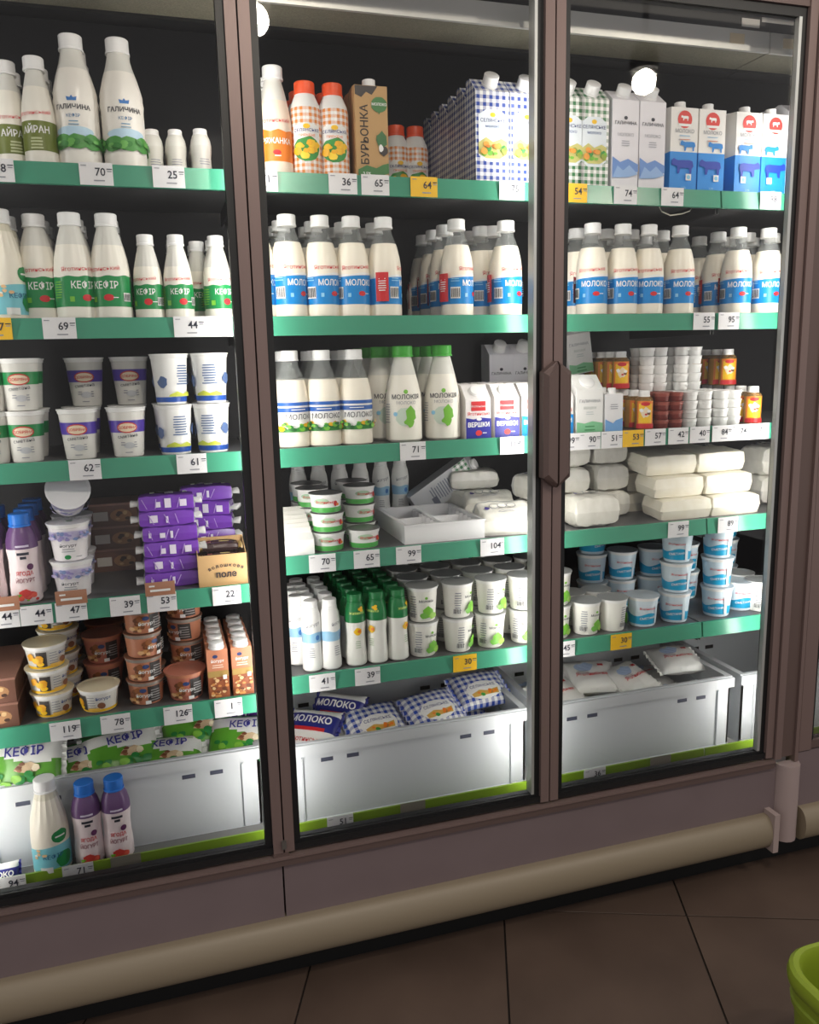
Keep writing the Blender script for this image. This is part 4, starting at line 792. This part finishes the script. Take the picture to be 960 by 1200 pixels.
# --- fifth shelf
row(kYF, 'L5', 'yellow fruit yogurt cup', [(8, 0.30, 1, 0), (62, 0.215, 1, 0.1)], stack=[2, 3], sr=0.004, jit=0.2)
row(kYF, 'L5', 'rear yellow fruit yogurt cup', [(75, 0.33, 2, 0)], stack=4, sr=0.004, jit=0.3)
row(kYF, 'L5', 'single yellow-rimmed yogurt cup', [(118, 0.205, 1, -0.7)])
row(kGNB, 'L5', 'dim brown yogurt cup behind', [(125, 0.36, 2, 0)], stack=2)
row(kGN, 'L5', 'granola yogurt cup', [(174, 0.215, 2, 0.2), (222, 0.315, 2, -0.2)], stack=4, sr=0.004, jit=0.5, dy=0.104)
row(kGNB, 'L5', 'large salmon granola yogurt cup', [(219, 0.205, 1, 0)])
row(kGRA, 'L5', 'slim brown granola yogurt carton', [(257, 0.18, 5, 0), (285, 0.18, 5, 0)], dy=0.056)
def flatbox():
    k = Kind('dessert_box', 'box'); m = MB(); w, d, h = 0.13, 0.13, 0.06; BRB = M((112, 76, 62), 0.4); m.box(-w/2, w/2, -d/2, d/2, 0, h, BRB); b = k.add('box_body', m); m = MB(); m.box(-w/2-0.002, w/2+0.002, -d/2-0.002, d/2+0.002, h, h+0.006, M((150, 110, 96), 0.3)); k.add('box_lid', m)
    p = Print(flat(-d/2)); p.ell(0.02, h*0.5, 0.03, 0.018, M((176, 130, 90))); p.blobs(0, 0.04, 0.02, 0.04, 5, 0.004, 0.008, [M((70, 44, 34)), M((214, 180, 130))], 2); p.rect(-0.035, h*0.5, 0.04, 0.026, M((214, 208, 200))); k.add('label_print', p, b); k.H = h+0.006; k.R = d/2; return k
kFB = flatbox(); row(kFB, 'L4', 'dim brown box at the back', [(140, 0.50)], stack=3); row(kFB, 'L5', 'brown flat dessert box', [(-4, 0.215, 2, 0)], stack=2)
row(kSLW, 'M5', 'slim white yogurt bottle', [(367, 0.185, 5, 0.2), (389, 0.182, 5, 0.3), (350, 0.25, 3, 0)], dy=0.061, jit=0.4)
row(kSLG, 'M5', 'green-topped yogurt bottle', [(418, 0.185, 6, 0), (443, 0.185, 6, -0.9), (467, 0.185, 6, 0.6)], dy=0.065, jit=0.4)
row(kTB, 'M5', 'white green-splash yogurt tub', [(496, 0.20, 4, -0.2), (536, 0.20, 4, 0.2), (575, 0.20, 4, -0.3), (613, 0.20, 4, -0.4)], stack=2, dy=0.102, jit=0.4, sr=0.002)
row(kTB, 'R5', 'white yogurt tub in stacked pair', [(651, 0.20, 3, -0.3)], stack=2, dy=0.102)
row(kTB, 'R5', 'low white yogurt tub', [(686, 0.20, 2, -0.3), (717, 0.20, 2, 0.7)], dy=0.102, jit=0.3)
row(kBT, 'R5', 'blue and white cream tub', [(752, 0.205, 1, -0.3), (790, 0.205, 1, -0.5), (838, 0.208, 1, -0.5), (866, 0.235, 1, -0.4)], stack=[1, 3, 3, 1], sr=0.003, jit=0.2)
row(kBT, 'R5', 'rear blue and white cream tub', [(693, 0.41, 1, 0), (727, 0.41, 1, 0.0), (763, 0.41, 1, 0), (800, 0.42, 1, 0), (845, 0.43, 1, 0)], stack=[3, 2, 2, 2, 3], sr=0.003, jit=0.5)
row(kTB, 'R5', 'white tub at right end', [(889, 0.20, 2, -0.3)], dy=0.102)

# ================================================================== bottom crates and their packs
CRW = M((226, 230, 234), 0.4, trans=0.30)
def crate(x0, x1, y0, y1, label):
    zb, zt, t = 0.3705, 0.620, 0.006
    r = empty('plastic_crate', label, 'crate', ((x0+x1)/2, (y0+y1)/2, zb), 'white plastic crates'); cx, cy = (x0+x1)/2, (y0+y1)/2; H = zt-zb
    def add(nm, boxes, lab=None, mat=CRW, par=None):
        m = MB()
        for b in boxes: m.box(b[0]-cx, b[1]-cx, b[2]-cy, b[3]-cy, b[4], b[5], mat)
        return part(nm, m, par or r, lab)
    add('crate_base', [(x0+0.012, x1-0.012, y0+0.012, y1-0.012, 0, t)])
    ribs = [(x, x+0.004, y0+0.003, y0+0.010, 0.01, H-0.04) for x in (x0+0.055, x1-0.06)]
    fw = add('front_wall', [(x0+0.010, x1-0.010, y0+0.010, y0+0.010+t, 0.0, H)]+ribs+[(x0+0.01, x1-0.01, y0+0.004, y0+0.010, 0.0, 0.012)])
    bw = add('back_wall', [(x0+0.010, x1-0.010, y1-0.010-t, y1-0.010, 0.0, H)])
    for s in (0, 1):
        xa = x0+0.010 if s == 0 else x1-0.010-t; ym = (y0+y1)/2; hw = 0.055
        add('side_wall', [(xa, xa+t, y0+0.010, y1-0.010, 0, H-0.075), (xa, xa+t, y0+0.010, ym-hw, H-0.075, H-0.035), (xa, xa+t, ym+hw, y1-0.010, H-0.075, H-0.035), (xa, xa+t, y0+0.010, y1-0.010, H-0.035, H)])
    add('rim', [(x0, x1, y0, y0+0.010, H-0.032, H), (x0, x1, y1-0.010, y1, H-0.032, H), (x0, x0+0.010, y0+0.010, y1-0.010, H-0.032, H), (x1-0.010, x1, y0+0.010, y1-0.010, H-0.032, H),
                (x0, x1, y0+0.010, y0+0.022, H, H+0.003), (x0, x0+0.022, y0+0.02, y1, H, H+0.003), (x1-0.022, x1, y0+0.02, y1, H, H+0.003), (x0, x1, y1-0.022, y1, H, H+0.003)], 'thick crate rim')
    SL = M((70, 74, 92), 0.6); w = x1-x0
    for fx in (0.17, 0.27, 0.73, 0.83):
        x = x0+w*fx
        add('label_slot', [(x-0.018, x+0.018, y0+0.0088, y0+0.0099, H-0.062, H-0.050)], 'dark label slot', SL, fw); add('label_slot', [(x-0.018, x+0.018, y1-0.0172, y1-0.0161, H-0.062, H-0.048)], 'dark label slot', BLK, bw)
    return r
crate(-1.12, -0.80, 0.185, 0.585, 'white plastic crate at far left, bottom of cooler') if False else None
crate(-0.785, -0.022, 0.190, 0.585, 'white plastic crate holding green kefir pouches, bottom left')
crate(0.030, 0.800, 0.160, 0.585, 'white plastic crate holding blue gingham pouches, bottom middle')
crate(0.830, 1.560, 0.160, 0.585, 'white plastic crate holding white pouches, bottom right')
crate(1.590, 2.25, 0.160, 0.585, 'white plastic crate at far right end beside door frame')
# low filler layer of pouches so that the top ones rest on something
def pouch(k, px, y, z, rx, rz, ry, label, group, sc=None): put(k, (sx(px, y, z), y, z), label, group, rot=(T(rx), T(ry), T(rz)), scale=sc)
for xc, nm, k in ((-0.62, 'left end of left crate', kKP), (-0.40, 'middle of left crate', kKP), (-0.16, 'right end of left crate', kKP), (0.16, 'left end of middle crate', kNP), (0.41, 'middle of middle crate', kGP), (0.66, 'right end of middle crate', kGP), (0.97, 'left end of right crate', kWP), (1.19, 'middle of right crate', kWP), (1.42, 'right end of right crate', kWP)):
    for r in range(2):
        for s in range(2): put(k, (xc, 0.29+0.19*r, 0.379+s*0.085), 'bottom-layer pouch, %s %s, %s' % (('front', 'rear')[r], ('low', 'high')[s], nm), 'lower layer pouches in the crates', scale=(1, 1, 1.48))
for i, (px, y, z, rx, rz, nm) in enumerate(((30, 0.275, 0.635, 60, -6, 'large lettered kefir pouch standing at left end of crate'), (88, 0.29, 0.585, 42, 10, 'kefir pouch, second from left in crate'), (143, 0.31, 0.600, 44, 14, 'kefir pouch, third from left in crate'), (196, 0.29, 0.565, 28, -6, 'low kefir pouch in front of the raised one'), (230, 0.38, 0.615, 42, 6, 'raised kefir pouch, rear right of crate'), (287, 0.30, 0.590, 38, -14, 'kefir pouch at right end of left crate'))):
    pouch(kKP, px, y, z, rx, rz, 0, nm, 'kefir pouches in the left crate')
pouch(kPUR, 285, 0.38, 0.665, 30, 0, 0, 'purple wrapped pack lying on kefir pouches at right end', None, (0.8, 1.3, 1.2))
for i, (k, px, y, z, rx, rz, nm) in enumerate(((kNP, 368, 0.32, 0.570, 36, -34, 'navy lettered milk pouch, first from left'), (kNP, 398, 0.37, 0.590, 44, -38, 'navy and white milk pouch with red script, second from left'), (kGP, 438, 0.30, 0.568, 26, 10, 'blue gingham milk pouch, left of three'), (kGP, 505, 0.31, 0.580, 26, 14, 'blue gingham milk pouch, middle of three'), (kGP, 560, 0.38, 0.592, 26, 6, 'blue gingham milk pouch, right of three'))):
    pouch(k, px, y, z, rx, rz, 0, nm+', middle crate', 'milk pouches in the middle crate')
for i, (px, y, z, rx, rz, nm) in enumerate(((650, 0.30, 0.565, 18, 10, 'left end'), (690, 0.36, 0.585, 22, -12, 'second from left'), (735, 0.32, 0.572, 20, 24, 'third from left'), (790, 0.38, 0.59, 14, -6, 'right end'))):
    pouch(kWP, px, y, z, rx, rz, 0, 'white milk pouch with red script, %s, right crate' % nm, 'milk pouches in the right crate')
# bottles standing in front of the left crate
yb = 0.142; zb = 0.400
put(kLEAF, (sx(63, yb, zb), yb, zb), 'cream ribbed kefir bottle standing before the bottom left crate', None, T(4))
for i, px in enumerate((107, 141)): put(kDRINK, (sx(px, yb, zb), yb, zb), 'blue-capped pink yogurt bottle before the left crate, %s of two' % ('left', 'right')[i], 'yogurt bottles before the crate', T(6))
put(kNP, (sx(0, yb, 0.41), 0.135, 0.395), 'blue and white pouch leaning before crate at left edge', None, rot=(T(70), T(0), T(0)), scale=(0.6, 0.6, 0.6))

# ================================================================== price tags
TAGW, TAGY = M((236, 236, 238), 0.4), M((246, 196, 40), 0.4)
TAGM = {}
def tag(px, sh, num, col='white', w=0.074, z=None, h=0.050, yv=None, pale=False):
    zt = (ZS[sh] if z is None else z); y = 0.1285 if yv is None else yv
    mat = TAGY if col == 'yellow' else (M((150, 146, 132), 0.4) if col == 'plain grey' else TAGW)
    r = empty('price_tag', '', 'price tag', (sx(px, y, zt-0.025), y, zt-h+0.004), 'price tags')
    key = (col, w, h)
    if key not in TAGM:
        m = MB(); m.box(-w/2, w/2, -0.0012, 0, 0, h, mat); TAGM[key] = m.mesh('card')
    o = bpy.data.objects.new('card', TAGM[key]); COL.objects.link(o); o.parent = r
    if num:
        kk = ('n', num, w, h)
        if kk not in TAGM:
            p = Print(flat(-0.0012)); p.text(num, 0.009, 0.021, 0.025, TXT, 0.015, sxx=0.95); p.rect(w*0.40, 0.036, 0.012, 0.0022, TXT); p.rect(w*0.40, 0.031, 0.010, 0.0022, GREYP); p.rect(0.006, 0.010, 0.024, 0.0028, GREYP); p.rect(-w*0.36, h-0.007, 0.012, 0.002, GREYP); TAGM[kk] = p.mb.mesh('price_print')
        o = bpy.data.objects.new('price_print', TAGM[kk]); COL.objects.link(o); o.parent = r
    where = SHELFN[sh[1]]+' '+DOORN[sh[0]] if sh[1] in SHELFN else 'bottom rail '+DOORN[sh[0]]
    r['label'] = ('%s price tag reading %s, %s' % (col, num, where)) if num else ('%s blank tag, %s' % (col, where))
    r['_px'] = px
    return r
allt = []
for sh, lst in (('L1', ((-4, '58'), (113, '70'), (198, '25'))), ('L2', ((-6, '67', 'yellow'), (70, '69'), (222, '44'), (255, None))), ('L3', ((100, '62'), (225, '61'))), ('L4', ((4, '44'), (43, '44'), (84, '47'), (147, '39'), (190, '53'), (266, '22'))), ('L5', ((77, '119'), (136, '78'), (209, '126'), (268, '1'))),
                ('M1', ((308, '71'), (402, '36'), (440, '65'), (497, '64', 'yellow'), (600, '75'))), ('M3', ((484, '71'), (600, '119'))), ('M4', ((378, '70'), (430, '65'), (479, '99'), (577, '104'))), ('M5', ((378, '41'), (431, '39'), (545, '30', 'yellow'))),
                ('R1', ((674, '54', 'yellow'), (733, '74'), (788, '64'), (903, '98'))), ('R2', ((825, '55'), (854, '95'))), ('R3', ((640, None), (666, '99'), (691, '90'), (717, '51'), (742, '53', 'yellow'), (768, '57'), (795, '42'), (820, '40'), (846, '84'), (868, '74'), (890, '71'))), ('R4', ((795, '99'), (853, '89'))), ('R5', ((661, '45'), (728, '30', 'yellow')))):
    for it in lst: allt.append(tag(it[0], sh, it[1], it[2] if len(it) > 2 else 'white', w=0.071 if sh == 'R3' else 0.074))
for sh, lst in (('Lb', ((12, '94'), (92, '71'), (148, None, 'plain grey'))), ('Mb', ((399, '51'), (484, None, 'plain grey'))), ('Rb', ((697, '36'), (774, None, 'plain grey')))):
    for it in lst: allt.append(tag(it[0], sh, it[1], it[2] if len(it) > 2 else 'white', z=0.424, h=0.048, yv=0.0875, w=0.076))
seen = {}
for r in allt: seen.setdefault(r['label'].split(', ')[1], []).append(r)
for l, rs in seen.items():
    for i, r in enumerate(sorted(rs, key=lambda q: q['_px'])):
        h_, w_ = r['label'].split(', '); r['label'] = h_+', %s tag from left, ' % (ORD+['eleventh', 'twelfth'])[i]+w_
for r in allt: del r['_px']
PRB = M((176, 124, 96), 0.5)
for px, nm in ((4, 'left edge'), (84, 'below the lilac cups'), (188, 'below the purple packs')):
    r = empty('promo_card', 'small brown promotional card with white print, '+nm, 'card', (sx(px, 0.127, 1.125), 0.127, 1.116), 'brown promotional cards')
    m = MB(); m.box(-0.037, 0.037, -0.001, 0, 0, 0.036, PRB); part('card', m, r); p = Print(flat(-0.001)); p.rect(0, 0.014, 0.05, 0.006, WHITE); p.rect(-0.02, 0.026, 0.014, 0.004, WHITE); part('card_print', p.mb, r)

# small loop of wire hanging under the top shelf
m = MB(); q = hit(795, 242, 0.15); m.tube([(q.x+dx, 0.158, q.z+dz) for dx, dz in ((-0.06, 0.0), (-0.05, -0.014), (-0.02, -0.024), (0.02, -0.018), (0.045, -0.010), (0.058, 0.004), (0.03, 0.008))], 0.0018, M((200, 196, 180))); o = part('wire_loop', m); o['label'] = 'thin pale wire hanging under top shelf, right door'; o['category'] = 'wire'


# ================================================================== neighbouring cooler
nb = empty('neighbour_cooler', 'brown end of the next cooler at the right edge', 'cooler', (0, 0, 0))
m = MB(); m.box(1.672, 1.72, -0.025, 0.02, 0.42, 2.7, BRN); m.box(1.72, 2.4, -0.018, 0.02, 0.42, 0.445, BRN2); part('door_frame', m, nb)
m = MB(); m.box(1.72, 1.74, -0.010, 0.015, 0.445, 2.7, BLK); part('gasket', m, nb)
m = MB(); m.box(1.74, 2.4, -0.004, 0.002, 0.445, 2.7, GLASS); part('glass_pane', m, nb)
m = MB(); m.box(1.672, 2.4, -0.02, 0.03, 0.20, 0.415, PANEL); part('base_panel', m, nb)
m = MB(); m.prism_x(bp[::-1], 1.685, 2.4, BUMP, True); part('bumper', m, nb)
cpl = []
for k in range(9):
    t = PI*k/8; cpl.append((1.635-0.042*math.cos(t), -0.008-0.05*math.sin(t)))
v = [(x, y, 0.125) for x, y in cpl]+[(x, y, 0.388) for x, y in cpl]; m = MB(); n = len(cpl)
m.faces(v, [(i, i+1, i+1+n, i+n) for i in range(n-1)]+[tuple(range(n, 2*n)), tuple(range(n-1, -1, -1))], M((168, 150, 148), 0.45)); part('corner_cover', m, nb, 'rounded plastic corner cover')

# ================================================================== green basket at the lower right
def rrect(w, d, r, n=6):
    pts = []
    for cx, cy, a0 in ((w/2-r, d/2-r, 0), (-w/2+r, d/2-r, PI/2), (-w/2+r, -d/2+r, PI), (w/2-r, -d/2+r, 3*PI/2)):
        for k in range(n+1): a = a0+PI/2*k/n; pts.append((cx+r*math.cos(a), cy+r*math.sin(a)))
    return pts
GBK = M((140, 160, 44), 0.38); bk = empty('shopping_basket', 'lime green plastic shopping basket at the lower right corner', 'basket', (1.190, -0.868, 0))
prof = [(0.80, 0.0), (0.82, 0.01), (0.925, 0.30), (0.955, 0.303), (0.962, 0.318), (0.945, 0.322), (0.955, 0.345), (0.985, 0.350), (1.0, 0.362), (1.0, 0.374), (0.985, 0.385), (0.95, 0.390), (0.90, 0.388), (0.875, 0.378), (0.865, 0.35), (0.85, 0.30), (0.78, 0.014)]
m = MB(); v = []; f = []; N = 28
for s_, z in prof: v += [(x*s_, y*s_, z) for x, y in rrect(0.44, 0.31, 0.09)]
for i in range(len(prof)-1):
    for k in range(N): f.append((i*N+k, i*N+(k+1) % N, (i+1)*N+(k+1) % N, (i+1)*N+k))
f.append(tuple(range(N-1, -1, -1))); f.append(tuple((len(prof)-1)*N+k for k in range(N))); m.faces(v, f, GBK); part('basket_body', m, bk)
m = MB(); m.tube([(-0.17, 0.0, 0.37), (-0.168, -0.03, 0.384), (-0.168, -0.11, 0.386), (-0.1, -0.135, 0.388), (0.1, -0.135, 0.388), (0.168, -0.11, 0.386), (0.168, -0.03, 0.384), (0.17, 0, 0.37)], 0.007, M((60, 62, 60), 0.5), 8); part('basket_handle', m, bk, 'folded dark handle')

# ================================================================== ceiling spotlights (seen reflected in the glass)
LM = emit('spot_light', (255, 244, 226), LAMP_POWER)
for (x, y, nm) in ((2.576, -2.412, 'right'), (0.321, -2.058, 'middle')):
    r = empty('ceiling_spotlight', 'round ceiling spotlight reflected in the %s glass door' % nm, 'lamp', (x, y, 3.3), 'ceiling spotlights')
    m = MB(); m.lathe([(0.075, -0.004), (0.08, -0.004), (0.085, 0.05), (0.06, 0.14), (0.05, 0.15)], M((40, 40, 42), 0.5), 20, caps=False); part('lamp_housing', m, r)
    m = MB(); m.lathe([(0.015, -0.130), (0.040, -0.120), (0.060, -0.095), (0.066, -0.065), (0.060, -0.035), (0.040, -0.010), (0.02, 0.0)], LM, 20); part('bulb', m, r)
    m = MB(); m.box(-0.012, 0.012, -0.012, 0.012, 0.15, 0.5, M((40, 40, 42), 0.5)); part('stem', m, r)
